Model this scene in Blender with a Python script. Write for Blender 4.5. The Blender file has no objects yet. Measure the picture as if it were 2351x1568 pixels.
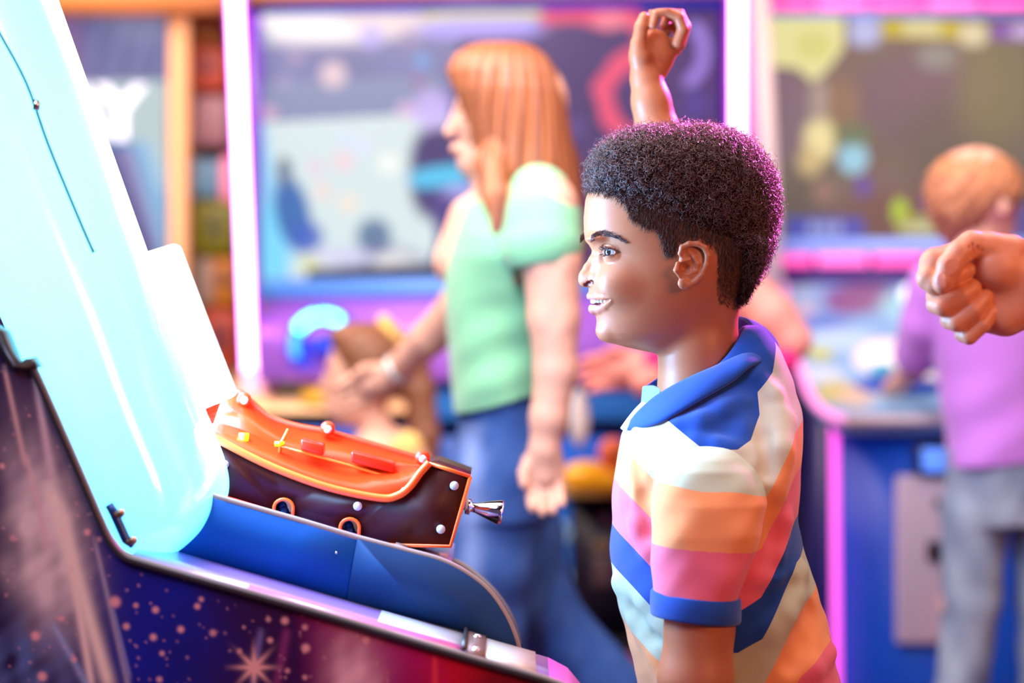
import bpy, math, random
import numpy as np
from mathutils import Vector, Matrix
random.seed(5)
RNG = np.random.default_rng(11)
sc = bpy.context.scene
COL = sc.collection

# ------------------------------------------------------------------ camera, world, lights, exposure
F = 5551.0          # focal length in pixels of the 2351 px wide frame (85 mm lens)
CX, CY, CAMZ = 1175.5, 600.0, 1.25
cam_d = bpy.data.cameras.new('camera')
cam = bpy.data.objects.new('camera', cam_d)
COL.objects.link(cam)
cam.location = (0, 0, CAMZ)
cam.rotation_euler = (math.pi / 2, 0, 0)
cam_d.sensor_width = 36.0
cam_d.lens = 85.0
cam_d.shift_x = 0.0
cam_d.shift_y = -(784.0 - CY) / 2351.0
cam_d.dof.use_dof = True
cam_d.dof.focus_distance = 2.46
cam_d.dof.aperture_fstop = 2.1
sc.camera = cam

world = bpy.data.worlds.new('world')
sc.world = world
world.use_nodes = True
world.node_tree.nodes['Background'].inputs[0].default_value = (0.62, 0.44, 0.78, 1)
world.node_tree.nodes['Background'].inputs[1].default_value = 0.17

sc.view_settings.view_transform = 'Standard'
sc.view_settings.look = 'None'
sc.view_settings.exposure = 0.0
sc.view_settings.gamma = 1.0
sc.view_settings.use_curve_mapping = False


def area(name, loc, target, size, power, color, size_y=None, spread=180):
    l = bpy.data.lights.new(name, 'AREA')
    l.energy = power
    l.color = color
    l.size = size
    if size_y:
        l.shape = 'RECTANGLE'
        l.size_y = size_y
    l.spread = math.radians(spread)
    o = bpy.data.objects.new(name, l)
    o.location = loc
    o.rotation_euler = (Vector(target) - Vector(loc)).to_track_quat('-Z', 'Y').to_euler()
    COL.objects.link(o)
    return o


def P0(px, py, d):
    return ((px - CX) * d / F, d, CAMZ - (py - CY) * d / F)


BOY = (0.17, 2.5, 1.2)
area('cool_lamp', (-1.3, 1.5, 2.3), (0.12, 2.5, 1.2), 0.5, 16, (0.40, 0.60, 1.0))
area('dome_light', tuple(P0(500, 640, 2.50)), (0.17, 2.5, 1.2), 0.22, 14.5, (0.27, 0.55, 1.0), size_y=0.34)
area('warm_lamp', (1.6, 0.7, 1.9), BOY, 0.7, 30, (1.0, 0.36, 0.14))
area('magenta_lamp', (1.1, 3.7, 2.2), (0.24, 2.5, 1.42), 0.25, 7, (1.0, 0.10, 0.70), spread=16)
area('fill_lamp_d', (-1.7, 4.1, 3.1), (-1.4, 5.3, 1.3), 1.0, 60, (1.0, 0.80, 0.70))  # unseen lamp added to brighten the block column at the back left
area('fill_lamp_e', (-0.9, 3.9, 2.5), (-0.75, 4.7, 0.95), 0.5, 16, (1.0, 0.72, 0.66))  # unseen lamp added, aimed at the amber console
area('fill_lamp_a', (-0.4, 2.75, 2.35), (-0.15, 4.2, 1.0), 1.0, 44, (1.0, 0.84, 0.78))  # unseen hanging lamp added to light the woman
area('fill_lamp_b', (1.1, 3.0, 3.1), (1.1, 4.6, 1), 1.2, 62, (1.0, 0.82, 0.80))  # unseen lamp added over the right machine
area('fill_lamp_c', (-1.0, 1.3, 3.0), (-0.6, 2.3, 0.9), 1.0, 26, (0.85, 0.72, 1.0))  # unseen fill lamp added over the space machine


# ------------------------------------------------------------------ pixel spaces
class Space:
    """local coordinates (u,v,w): photo pixels at depth d0, w = depth behind d0 in the same unit"""
    def __init__(s, d0):
        s.d0 = d0
        s.S = F / d0

    def L(s, px, py, w=0.0):
        k = 1 + w / F
        return (CX + (px - CX) * k, CY + (py - CY) * k, w)

    def W(s, p):
        p = np.asarray(p, float)
        return np.stack([(p[..., 0] - CX) / s.S, s.d0 + p[..., 2] / s.S, CAMZ - (p[..., 1] - CY) / s.S], -1)

    def floor_v(s):
        return CY + CAMZ * s.S


def P(px, py, d):
    return Vector(((px - CX) * d / F, d, CAMZ - (py - CY) * d / F))


# ------------------------------------------------------------------ materials
MATS = {}


def lin(c):
    return tuple((x / 12.92 if x <= 0.04045 else ((x + 0.055) / 1.055) ** 2.4) for x in c)


def hexc(h):
    return lin(tuple(int(h[i:i + 2], 16) / 255 for i in (0, 2, 4)))


def mat(name, color=(0.8, 0.8, 0.8), rough=0.5, metal=0.0, emit=None, es=1.0, sss=0.0, attr=None, coat=0.0, trans=0.0,
        bump=0.0, bscale=200.0, sheen=0.0, alpha=1.0, spec=0.5, attr_emit=False, ramp=None, vary=0.0, vscale=30):
    if name in MATS:
        return MATS[name]
    m = bpy.data.materials.new(name)
    m.use_nodes = True
    nt = m.node_tree
    b = nt.nodes['Principled BSDF']
    if isinstance(color, str):
        color = hexc(color)
    b.inputs['Base Color'].default_value = (*color[:3], 1)
    b.inputs['Roughness'].default_value = rough
    b.inputs['Metallic'].default_value = metal
    b.inputs['Specular IOR Level'].default_value = spec
    if emit is not None:
        if isinstance(emit, str):
            emit = hexc(emit)
        b.inputs['Emission Color'].default_value = (*emit[:3], 1)
        b.inputs['Emission Strength'].default_value = es
    if sss:
        b.inputs['Subsurface Weight'].default_value = sss
        b.inputs['Subsurface Radius'].default_value = (1.0, 0.3, 0.15)
        b.inputs['Subsurface Scale'].default_value = 0.006
    if coat:
        b.inputs['Coat Weight'].default_value = coat
        b.inputs['Coat Roughness'].default_value = 0.06
    if trans:
        b.inputs['Transmission Weight'].default_value = trans
    if sheen:
        b.inputs['Sheen Weight'].default_value = sheen
    if alpha < 1:
        b.inputs['Alpha'].default_value = alpha
    src = None
    if attr:
        a = nt.nodes.new('ShaderNodeAttribute')
        a.attribute_name = attr
        src = a.outputs['Color']
        if ramp:
            r = nt.nodes.new('ShaderNodeValToRGB')
            r.color_ramp.interpolation = 'CONSTANT'
            els = r.color_ramp.elements
            while len(els) < len(ramp):
                els.new(0.5)
            for e, (pos, c) in zip(els, ramp):
                e.position = pos
                e.color = (*c, 1)
            nt.links.new(a.outputs['Fac'], r.inputs['Fac'])
            src = r.outputs['Color']
    if vary or bump:
        tc = nt.nodes.new('ShaderNodeTexCoord')
        nz = nt.nodes.new('ShaderNodeTexNoise')
        nz.inputs['Scale'].default_value = vscale
        nz.inputs['Detail'].default_value = 4
        nt.links.new(tc.outputs['Object'], nz.inputs['Vector'])
    if vary:
        mx = nt.nodes.new('ShaderNodeMix')
        mx.data_type = 'RGBA'
        mx.blend_type = 'MULTIPLY'
        mx.inputs['Factor'].default_value = 1.0
        mr = nt.nodes.new('ShaderNodeMapRange')
        mr.inputs['To Min'].default_value = 1 - vary
        mr.inputs['To Max'].default_value = 1 + vary
        nt.links.new(nz.outputs['Fac'], mr.inputs['Value'])
        if src is not None:
            nt.links.new(src, mx.inputs['A'])
        else:
            mx.inputs['A'].default_value = (*color[:3], 1)
        nt.links.new(mr.outputs['Result'], mx.inputs['B'])
        src = mx.outputs['Result']
    if src is not None:
        nt.links.new(src, b.inputs['Base Color'])
        if attr_emit:
            nt.links.new(src, b.inputs['Emission Color'])
            b.inputs['Emission Strength'].default_value = es
    if bump:
        n2 = nt.nodes.new('ShaderNodeTexNoise')
        n2.inputs['Scale'].default_value = bscale
        n2.inputs['Detail'].default_value = 3
        nt.links.new(tc.outputs['Object'], n2.inputs['Vector'])
        bp = nt.nodes.new('ShaderNodeBump')
        bp.inputs['Strength'].default_value = bump
        bp.inputs['Distance'].default_value = 0.001
        nt.links.new(n2.outputs['Fac'], bp.inputs['Height'])
        nt.links.new(bp.outputs['Normal'], b.inputs['Normal'])
    MATS[name] = m
    return m


# ------------------------------------------------------------------ objects and meshes
def empty(name, loc=(0, 0, 0), label=None, cat=None, group=None):
    o = bpy.data.objects.new(name, None)
    o.location = loc
    o.empty_display_size = 0.05
    COL.objects.link(o)
    return tag(o, label, cat, group)


def tag(o, label=None, cat=None, group=None, kind=None):
    if label:
        o['label'] = label
    if cat:
        o['category'] = cat
    if group:
        o['group'] = group
    if kind:
        o['kind'] = kind
    return o


def mesh_obj(name, verts, faces, material, parent=None, smooth=True, cols=None, fattr=None, label=None):
    """verts Nx3 (world), faces: array Mxk or list of arrays/lists"""
    me = bpy.data.meshes.new(name)
    verts = np.asarray(verts, np.float32)
    if isinstance(faces, np.ndarray):
        flist = [faces]
    else:
        flist = [faces] if len(faces) and isinstance(faces[0], (tuple, list)) else list(faces)
    if len(flist) == 1 and isinstance(flist[0], list):
        me.from_pydata([tuple(map(float, v)) for v in verts], [], [tuple(map(int, f)) for f in flist[0]])
    else:
        me.vertices.add(len(verts))
        me.vertices.foreach_set('co', verts.ravel())
        nl = sum(f.size for f in flist)
        nf = sum(len(f) for f in flist)
        me.loops.add(nl)
        me.polygons.add(nf)
        me.loops.foreach_set('vertex_index', np.concatenate([f.ravel() for f in flist]).astype(np.int32))
        starts, s0 = [], 0
        for f in flist:
            k = f.shape[1]
            starts.append(s0 + np.arange(len(f)) * k)
            s0 += f.size
        me.polygons.foreach_set('loop_start', np.concatenate(starts).astype(np.int32))
        me.update(calc_edges=True)
    me.validate()
    if smooth:
        me.polygons.foreach_set('use_smooth', np.ones(len(me.polygons), bool))
    if cols is not None:
        a = me.color_attributes.new('Col', 'FLOAT_COLOR', 'POINT')
        c = np.ones((len(me.vertices), 4), np.float32)
        c[:, :3] = np.clip(cols, 0, None)
        a.data.foreach_set('color', c.ravel())
    if fattr is not None:
        a = me.attributes.new('T', 'FLOAT', 'POINT')
        a.data.foreach_set('value', np.asarray(fattr, np.float32))
    if material is not None:
        me.materials.append(material)
    o = bpy.data.objects.new(name, me)
    COL.objects.link(o)
    if parent is not None:
        o.parent = parent
        o.matrix_parent_inverse = Matrix.Translation(parent_origin(parent)).inverted()
    if label:
        o['label'] = label
    return o


def parent_origin(p):
    """world position of a parent when a child is linked: empties carry one, meshes are built in place"""
    return Vector(p.location) if p.type == 'EMPTY' else Vector((0, 0, 0))


def join(parts):
    V, Fs, n = [], {}, 0
    for v, f in parts:
        v = np.asarray(v, float)
        V.append(v)
        if not isinstance(f, np.ndarray) and not isinstance(f, list):
            f = list(f)
        for ff in f if isinstance(f, list) else [f]:
            if isinstance(ff, np.ndarray) and ff.ndim == 2:
                Fs.setdefault(ff.shape[1], []).append(ff + n)
            else:
                ff = np.asarray(ff)[None]
                Fs.setdefault(ff.shape[1], []).append(ff + n)
        n += len(v)
    return np.concatenate(V), [np.concatenate(x) for x in Fs.values()]


def g_prism(pts, vec):
    """closed polygon pts (world) extruded by vec"""
    pts = np.asarray([tuple(p) for p in pts], float)
    n = len(pts)
    v = np.concatenate([pts, pts + np.asarray(vec, float)])
    # orient
    nrm = np.zeros(3)
    for i in range(n):
        nrm += np.cross(pts[i], pts[(i + 1) % n])
    flip = np.dot(nrm, vec) > 0
    sides = np.array([[i, (i + 1) % n, n + (i + 1) % n, n + i] for i in range(n)])
    cap0 = np.arange(n)[::-1][None]
    cap1 = (np.arange(n) + n)[None]
    if not flip:
        sides = sides[:, ::-1]
        cap0, cap1 = cap0[:, ::-1], cap1[:, ::-1]
    return v, [sides, cap0, cap1] if n != 4 else [np.concatenate([sides, cap0, cap1])]


def g_box(c, s, rot=0.0, tilt=0.0):
    c = np.asarray(tuple(c), float)
    hx, hy, hz = np.asarray(s, float) / 2
    b = 0.06 * min(hx, hy, hz)
    v = np.array([[x, y, z] for x in (-hx, hx) for y in (-hy, hy) for z in (-hz, hz)])
    f = np.array([[0, 1, 3, 2], [4, 6, 7, 5], [0, 4, 5, 1], [2, 3, 7, 6], [0, 2, 6, 4], [1, 5, 7, 3]])
    if rot or tilt:
        R = np.array((Matrix.Rotation(rot, 3, 'Z') @ Matrix.Rotation(tilt, 3, 'X')))
        v = v @ R.T
    return v + c, f


def g_tube(path, r, n=12, caps=True, flat=None):
    """path: list of world points; r: radius or list"""
    path = np.asarray([tuple(p) for p in path], float)
    m = len(path)
    r = np.full(m, r, float) if np.isscalar(r) else np.asarray(r, float)
    t = np.gradient(path, axis=0)
    t /= np.linalg.norm(t, axis=1)[:, None] + 1e-12
    up = np.array([0, 1, 0.0]) if abs(t[0][1]) < 0.9 else np.array([0, 0, 1.0])
    V = []
    a = np.cross(t[0], up)
    a /= np.linalg.norm(a)
    ang = np.arange(n) * 2 * math.pi / n
    for i in range(m):
        a = a - t[i] * np.dot(a, t[i])
        a /= np.linalg.norm(a)
        b = np.cross(t[i], a)
        fx = 1.0 if flat is None else flat
        V.append(path[i] + r[i] * (np.cos(ang)[:, None] * a + fx * np.sin(ang)[:, None] * b))
    V = np.concatenate(V)
    q = []
    for i in range(m - 1):
        for j in range(n):
            q.append([i * n + j, i * n + (j + 1) % n, (i + 1) * n + (j + 1) % n, (i + 1) * n + j])
    fs = [np.array(q)]
    if caps:
        fs.append(np.arange(n)[::-1][None])
        fs.append((np.arange(n) + (m - 1) * n)[None])
    return V, fs


def g_ellipsoid(c, r, n=24, m=14, R=None):
    c = np.asarray(tuple(c), float)
    th = np.linspace(0, math.pi, m + 1)[1:-1]
    ph = np.arange(n) * 2 * math.pi / n
    V = [[0, 0, 1]]
    for t in th:
        for p in ph:
            V.append([math.sin(t) * math.cos(p), math.sin(t) * math.sin(p), math.cos(t)])
    V.append([0, 0, -1])
    V = np.array(V) * np.asarray(r, float)
    if R is not None:
        V = V @ np.asarray(R).T
    tri = []
    q = []
    for j in range(n):
        tri.append([0, 1 + j, 1 + (j + 1) % n])
        k = 1 + (m - 2) * n
        tri.append([k + j, len(V) - 1, k + (j + 1) % n])
    for i in range(m - 2):
        for j in range(n):
            a = 1 + i * n
            q.append([a + j, a + n + j, a + n + (j + 1) % n, a + (j + 1) % n])
    return V + c, [np.array(q), np.array(tri)]


def part(name, geos, material, parent=None, smooth=False, label=None, bevel=0.0):
    v, f = join(geos)
    o = mesh_obj(name, v, f, material, parent, smooth, label=label)
    if bevel:
        b = o.modifiers.new('bevel', 'BEVEL')
        b.width = bevel
        b.segments = 2
        b.limit_method = 'ANGLE'
    if smooth == 'auto':
        pass
    return o


def catmull(pts, n=8):
    pts = [np.asarray(tuple(p), float) for p in pts]
    out = []
    for i in range(len(pts) - 1):
        p0 = pts[max(i - 1, 0)]
        p1, p2 = pts[i], pts[i + 1]
        p3 = pts[min(i + 2, len(pts) - 1)]
        for k in range(n):
            t = k / n
            out.append(0.5 * ((2 * p1) + (-p0 + p2) * t + (2 * p0 - 5 * p1 + 4 * p2 - p3) * t * t + (-p0 + 3 * p1 - 3 * p2 + p3) * t ** 3))
    out.append(pts[-1])
    return out


# ------------------------------------------------------------------ signed distance sculpting
class SDF:
    def __init__(s, lo, hi, h):
        s.lo = np.asarray(lo, float)
        s.h = float(h)
        s.n = np.ceil((np.asarray(hi, float) - s.lo) / h).astype(int) + 1
        s.F = np.full(s.n, 60.0, np.float32)
        s.ax = [(s.lo[i] + h * np.arange(s.n[i])).astype(np.float32) for i in range(3)]

    def sl(s, lo, hi):
        a = np.clip(np.floor((np.asarray(lo) - s.lo) / s.h).astype(int), 0, s.n)
        b = np.clip(np.ceil((np.asarray(hi) - s.lo) / s.h).astype(int) + 1, 0, s.n)
        return tuple(slice(int(i), int(j)) for i, j in zip(a, b))

    def grid(s, q):
        return (s.ax[0][q[0]][:, None, None], s.ax[1][q[1]][None, :, None], s.ax[2][q[2]][None, None, :])

    def apply(s, q, d, k, mode):
        f = s.F[q]
        if f.size == 0:
            return
        if mode == 'sub':
            d = -d
            if k > 0:
                hh = np.clip(0.5 - 0.5 * (f - d) / k, 0, 1)
                f = f + (d - f) * hh + k * hh * (1 - hh)
            else:
                f = np.maximum(f, d)
        else:
            if k > 0:
                hh = np.clip(0.5 + 0.5 * (f - d) / k, 0, 1)
                f = f + (d - f) * hh - k * hh * (1 - hh)
            else:
                f = np.minimum(f, d)
        s.F[q] = f

    def cap(s, a, b, ra, rb=None, k=4.0, mode='add', fl=(1, 1, 1)):
        """tapered capsule; fl squashes axes (bigger = thinner)"""
        rb = ra if rb is None else rb
        a, b = np.asarray(a, float), np.asarray(b, float)
        m = max(ra, rb) + k * 1.5 + 2 * s.h
        fl = np.asarray(fl, float)
        q = s.sl(np.minimum(a, b) - m, np.maximum(a, b) + m)
        X, Y, Z = s.grid(q)
        if X.size * Y.size * Z.size == 0:
            return
        fa, fb = a * fl, b * fl
        d = fb - fa
        L2 = float(d @ d) + 1e-9
        px, py, pz = X * fl[0] - fa[0], Y * fl[1] - fa[1], Z * fl[2] - fa[2]
        t = np.clip((px * d[0] + py * d[1] + pz * d[2]) / L2, 0, 1)
        D = np.sqrt((px - t * d[0]) ** 2 + (py - t * d[1]) ** 2 + (pz - t * d[2]) ** 2) - (ra + (rb - ra) * t)
        s.apply(q, D.astype(np.float32) / float(fl.max()), k, mode)

    def chain(s, pts, k=4.0, mode='add', fl=(1, 1, 1)):
        """pts: list of (point, radius)"""
        for (a, ra), (b, rb) in zip(pts[:-1], pts[1:]):
            s.cap(a, b, ra, rb, k, mode, fl)

    def ell(s, c, r, k=4.0, mode='add', R=None):
        c, r = np.asarray(c, float), np.asarray(r, float)
        m = r.max() + k * 1.5 + 2 * s.h
        q = s.sl(c - m, c + m)
        X, Y, Z = s.grid(q)
        if X.size * Y.size * Z.size == 0:
            return
        x, y, z = X - c[0], Y - c[1], Z - c[2]
        if R is not None:
            R = np.asarray(R)
            x, y, z = (R[0, 0] * x + R[1, 0] * y + R[2, 0] * z, R[0, 1] * x + R[1, 1] * y + R[2, 1] * z,
                       R[0, 2] * x + R[1, 2] * y + R[2, 2] * z)
        k0 = np.sqrt((x / r[0]) ** 2 + (y / r[1]) ** 2 + (z / r[2]) ** 2)
        k1 = np.sqrt((x / r[0] ** 2) ** 2 + (y / r[1] ** 2) ** 2 + (z / r[2] ** 2) ** 2) + 1e-9
        D = k0 * (k0 - 1) / k1
        s.apply(q, D.astype(np.float32), k, mode)

    def stack(s, lv, k=0.0, mode='add', pf=2.0, pb=2.0, wc=0.0):
        """vertical stack of rounded cross-sections, lv rows: v, xfront, xback, half_width[, xc[, wc]] ; front = small u"""
        lv = sorted(lv)
        vs = np.array([l[0] for l in lv], float)
        lo = [min(l[1] for l in lv) - 30, vs[0] - 1, -max(l[3] for l in lv) - 40 + min([wc] + [l[5] for l in lv if len(l) > 5])]
        hi = [max(l[2] for l in lv) + 30, vs[-1] + 1, max(l[3] for l in lv) + 40 + max([wc] + [l[5] for l in lv if len(l) > 5])]
        q = s.sl(lo, hi)
        X, Y, Z = s.grid(q)
        y = np.clip(Y, vs[0], vs[-1])

        def smooth_interp(col):
            return np.interp(y.ravel(), vs, col).reshape(y.shape)
        xf = smooth_interp([l[1] for l in lv])
        xb = smooth_interp([l[2] for l in lv])
        hw = smooth_interp([l[3] for l in lv])
        xc = smooth_interp([(l[4] if len(l) > 4 and l[4] is not None else 0.5 * (l[1] + l[2])) for l in lv])
        wcc = smooth_interp([(l[5] if len(l) > 5 else wc) for l in lv])
        dx = X - xc
        ax = np.where(dx < 0, np.abs(dx) / (xc - xf), np.abs(dx) / (xb - xc))
        p = np.where(dx < 0, pf, pb)
        aw = np.abs(Z - wcc) / hw
        g = (ax ** p + aw ** p) ** (1 / p)
        sc_ = np.minimum(np.where(dx < 0, xc - xf, xb - xc), hw)
        D = (g - 1) * sc_
        # close ends
        D = np.maximum(D, np.maximum(vs[0] - Y, Y - vs[-1]))
        s.apply(q, np.broadcast_to(D, (X.size, Y.size, Z.size)).astype(np.float32), k, mode)

    def disp(s, fn):
        """add fn(X,Y,Z) to the field near the surface"""
        X, Y, Z = s.grid((slice(None),) * 3)
        s.F += fn(X, Y, Z).astype(np.float32)

    def blur(s, n=1):
        f = s.F
        for _ in range(n):
            for ax in range(3):
                g = np.roll(f, 1, ax) + np.roll(f, -1, ax) + 2 * f
                f = g * 0.25
        s.F = f

    def cut(s, fn):
        X, Y, Z = s.grid((slice(None),) * 3)
        s.F = np.maximum(s.F, fn(X, Y, Z).astype(np.float32))

    def extract(s):
        Fd = s.F.copy()
        for ax in range(3):
            sl0 = [slice(None)] * 3
            sl0[ax] = 0
            Fd[tuple(sl0)] = np.maximum(Fd[tuple(sl0)], 0.5)
            sl0[ax] = -1
            Fd[tuple(sl0)] = np.maximum(Fd[tuple(sl0)], 0.5)
        S = Fd < 0
        nx, ny, nz = S.shape
        cnt = np.zeros((nx - 1, ny - 1, nz - 1), np.int8)
        corners = [(i, j, k) for i in (0, 1) for j in (0, 1) for k in (0, 1)]
        for (i, j, k) in corners:
            cnt += S[i:nx - 1 + i, j:ny - 1 + j, k:nz - 1 + k]
        act = (cnt > 0) & (cnt < 8)
        I = np.argwhere(act)
        idx = np.full(act.shape, -1, np.int64)
        idx[act] = np.arange(len(I))
        vals = [Fd[I[:, 0] + i, I[:, 1] + j, I[:, 2] + k] for (i, j, k) in corners]
        acc = np.zeros((len(I), 3))
        num = np.zeros(len(I))
        for a in range(8):
            for b in range(a + 1, 8):
                ca, cb = np.array(corners[a]), np.array(corners[b])
                if np.abs(ca - cb).sum() != 1:
                    continue
                va, vb = vals[a], vals[b]
                m = (va < 0) != (vb < 0)
                t = np.where(m, va / np.where(m, va - vb, 1), 0)
                acc += m[:, None] * (ca + t[:, None] * (cb - ca))
                num += m
        V = s.lo + s.h * (I + acc / num[:, None])
        quads = []
        for ax in range(3):
            sa = [slice(None)] * 3
            sb = [slice(None)] * 3
            sa[ax] = slice(0, -1)
            sb[ax] = slice(1, None)
            A, B = S[tuple(sa)], S[tuple(sb)]
            E = np.argwhere(A != B)
            o1, o2 = [(1, 2), (2, 0), (0, 1)][ax]
            ok = (E[:, o1] > 0) & (E[:, o2] > 0) & (E[:, o1] < S.shape[o1] - 1) & (E[:, o2] < S.shape[o2] - 1)
            E = E[ok]
            ins = A[E[:, 0], E[:, 1], E[:, 2]]
            q = []
            for d1, d2 in ((0, 0), (-1, 0), (-1, -1), (0, -1)):
                e = E.copy()
                e[:, o1] += d1
                e[:, o2] += d2
                q.append(idx[e[:, 0], e[:, 1], e[:, 2]])
            q = np.stack(q, 1)
            q = np.where(ins[:, None], q, q[:, ::-1])
            quads.append(q)
        Q = np.concatenate(quads)
        Q = Q[(Q >= 0).all(1)]
        return V, Q


def normals_of(V, Q):
    n = np.zeros_like(V)
    fn = np.cross(V[Q[:, 2]] - V[Q[:, 0]], V[Q[:, 3]] - V[Q[:, 1]])
    for i in range(4):
        np.add.at(n, Q[:, i], fn)
    return n / (np.linalg.norm(n, axis=1)[:, None] + 1e-9)


def sdf_obj(name, sd, sp, material, parent, colf=None, fattr=None, post=None, label=None):
    V, Q = sd.extract()
    cols = colf(V) if colf else None
    fa = fattr(V) if fattr else None
    Vl = post(V) if post else V
    Wv = sp.W(Vl)
    # (u,v,w) -> world flips handedness twice (v->-z): fix winding by checking volume sign
    Q3 = Q
    a, b, c = Wv[Q3[:, 0]], Wv[Q3[:, 1]], Wv[Q3[:, 2]]
    cen = Wv.mean(0)
    vol = np.einsum('ij,ij->i', a - cen, np.cross(b - cen, c - cen)).sum()
    if vol < 0:
        Q3 = Q3[:, ::-1]
    return mesh_obj(name, Wv, Q3, material, parent, True, cols=cols, fattr=fa, label=label)


def vnoise(p, scale, seed=0):
    """cheap smooth value noise, p Nx3"""
    r = np.random.default_rng(seed)
    q = np.asarray(p, float) / scale
    out = np.zeros(len(q))
    for i in range(6):
        k = r.normal(size=3)
        k *= (0.7 + 0.9 * r.random()) / (np.linalg.norm(k) + 1e-9) * 2.2
        out += np.sin(q @ k + r.random() * 6.28)
    return out / 6


def paint_grid(name, corners, nu, nv, paint, material, parent=None, thick=0.0, mask=None, label=None):
    """flat quad panel (tl,tr,br,bl) with colours painted per vertex. paint(U,V)->(N,3), U,V in 0..1 (V down)"""
    tl, tr, br, bl = [np.asarray(tuple(c), float) for c in corners]
    u = np.linspace(0, 1, nu)
    v = np.linspace(0, 1, nv)
    U, V = np.meshgrid(u, v)
    U, V = U.ravel(), V.ravel()
    pts = (tl * ((1 - U) * (1 - V))[:, None] + tr * (U * (1 - V))[:, None] + br * (U * V)[:, None] + bl * ((1 - U) * V)[:, None])
    i = np.arange(nv - 1)[:, None] * nu + np.arange(nu - 1)[None]
    i = i.ravel()
    Q = np.stack([i, i + nu, i + nu + 1, i + 1], 1)
    if mask is not None:
        m = mask(U, V)
        Q = Q[m[Q].all(1)]
    return mesh_obj(name, pts, Q, material, parent, False, cols=paint(U, V), label=label)


def in_poly(x, y, poly):
    inside = np.zeros(x.shape, bool)
    n = len(poly)
    for i in range(n):
        x1, y1 = poly[i]
        x2, y2 = poly[(i + 1) % n]
        c = ((y1 > y) != (y2 > y)) & (x < (x2 - x1) * (y - y1) / (y2 - y1 + 1e-12) + x1)
        inside ^= c
    return inside

# ------------------------------------------------------------------ materials of people
def skin_mat(name, c, rough=0.5):
    return mat(name, c, rough=rough, sss=0.12, attr='Col', bump=0.15, bscale=900, spec=0.4)


SK_BOY = skin_mat('skin_warm_brown', 'c98a66', 0.42)
M_HAIR = mat('curly_hair_dark', (0.11, 0.045, 0.040), rough=0.36, spec=0.9)
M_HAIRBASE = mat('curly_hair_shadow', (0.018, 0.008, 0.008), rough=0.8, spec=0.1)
M_TOOTH = mat('teeth_enamel', (0.85, 0.83, 0.78), rough=0.2)
M_BLUEKNIT = mat('blue_pique_knit', (0.014, 0.080, 0.42), rough=0.9, bump=0.5, bscale=1500, sheen=0.3, spec=0.1)
M_SEAM = mat('pale_placket_cloth', (0.75, 0.78, 0.74), rough=0.9, spec=0.1)
C_BLUE = (0.012, 0.070, 0.38)
C_SAGE = (0.50, 0.57, 0.42)
C_CREAM = (0.62, 0.64, 0.50)
C_ORANGE = (0.90, 0.36, 0.14)
C_PINK = (0.86, 0.17, 0.26)
SKC = {'boy': hexc('b5704c'), 'pale': hexc('eeb79c'), 'adult': hexc('e39b78'), 'rose': hexc('f0a293')}

BS = Space(F / 2200.0)
FLOORV = BS.floor_v()
YAW = math.radians(10)
HCX = 1590.0


def rot_head(V, yaw=YAW, cx=HCX):
    c, s = math.cos(yaw), math.sin(yaw)
    V = np.array(V, float)
    u, w = V[:, 0] - cx, V[:, 2].copy()
    V[:, 0] = cx + u * c - w * s
    V[:, 2] = w * c + u * s
    return V


def H(px, py, w=0.0):
    c, s = math.cos(YAW), math.sin(YAW)
    a = (px - CX)
    # cx + (u-cx)c - w s - CX = a(1+(w c+(u-cx)s)/F)
    x = (a * (1 + w * c / F) - HCX + CX + w * s) / (c - a * s / F)
    W = w * c + x * s
    return np.array([HCX + x, CY + (py - CY) * (1 + W / F), w])


def ray_w(sd, u, v, side=-1):
    """first surface met coming from the camera side at local (u,v)"""
    i = int(round((u - sd.lo[0]) / sd.h))
    j = int(round((v - sd.lo[1]) / sd.h))
    i = min(max(i, 0), sd.n[0] - 1)
    j = min(max(j, 0), sd.n[1] - 1)
    col = sd.F[i, j]
    k = np.argmax(col < 0)
    return float(sd.ax[2][k])


def on_face(sd, px, py, off=0.0):
    """local point where the sight line of photo pixel px,py meets the head"""
    for w in np.arange(-190.0, 40.0, 1.0):
        p = H(px, py, w)
        i, j, k = [int(round((p[a] - sd.lo[a]) / sd.h)) for a in range(3)]
        if 0 <= i < sd.n[0] and 0 <= j < sd.n[1] and 0 <= k < sd.n[2] and sd.F[i, j, k] < 0:
            return H(px, py, w + off)
    return H(px, py, 0.0)


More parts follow.
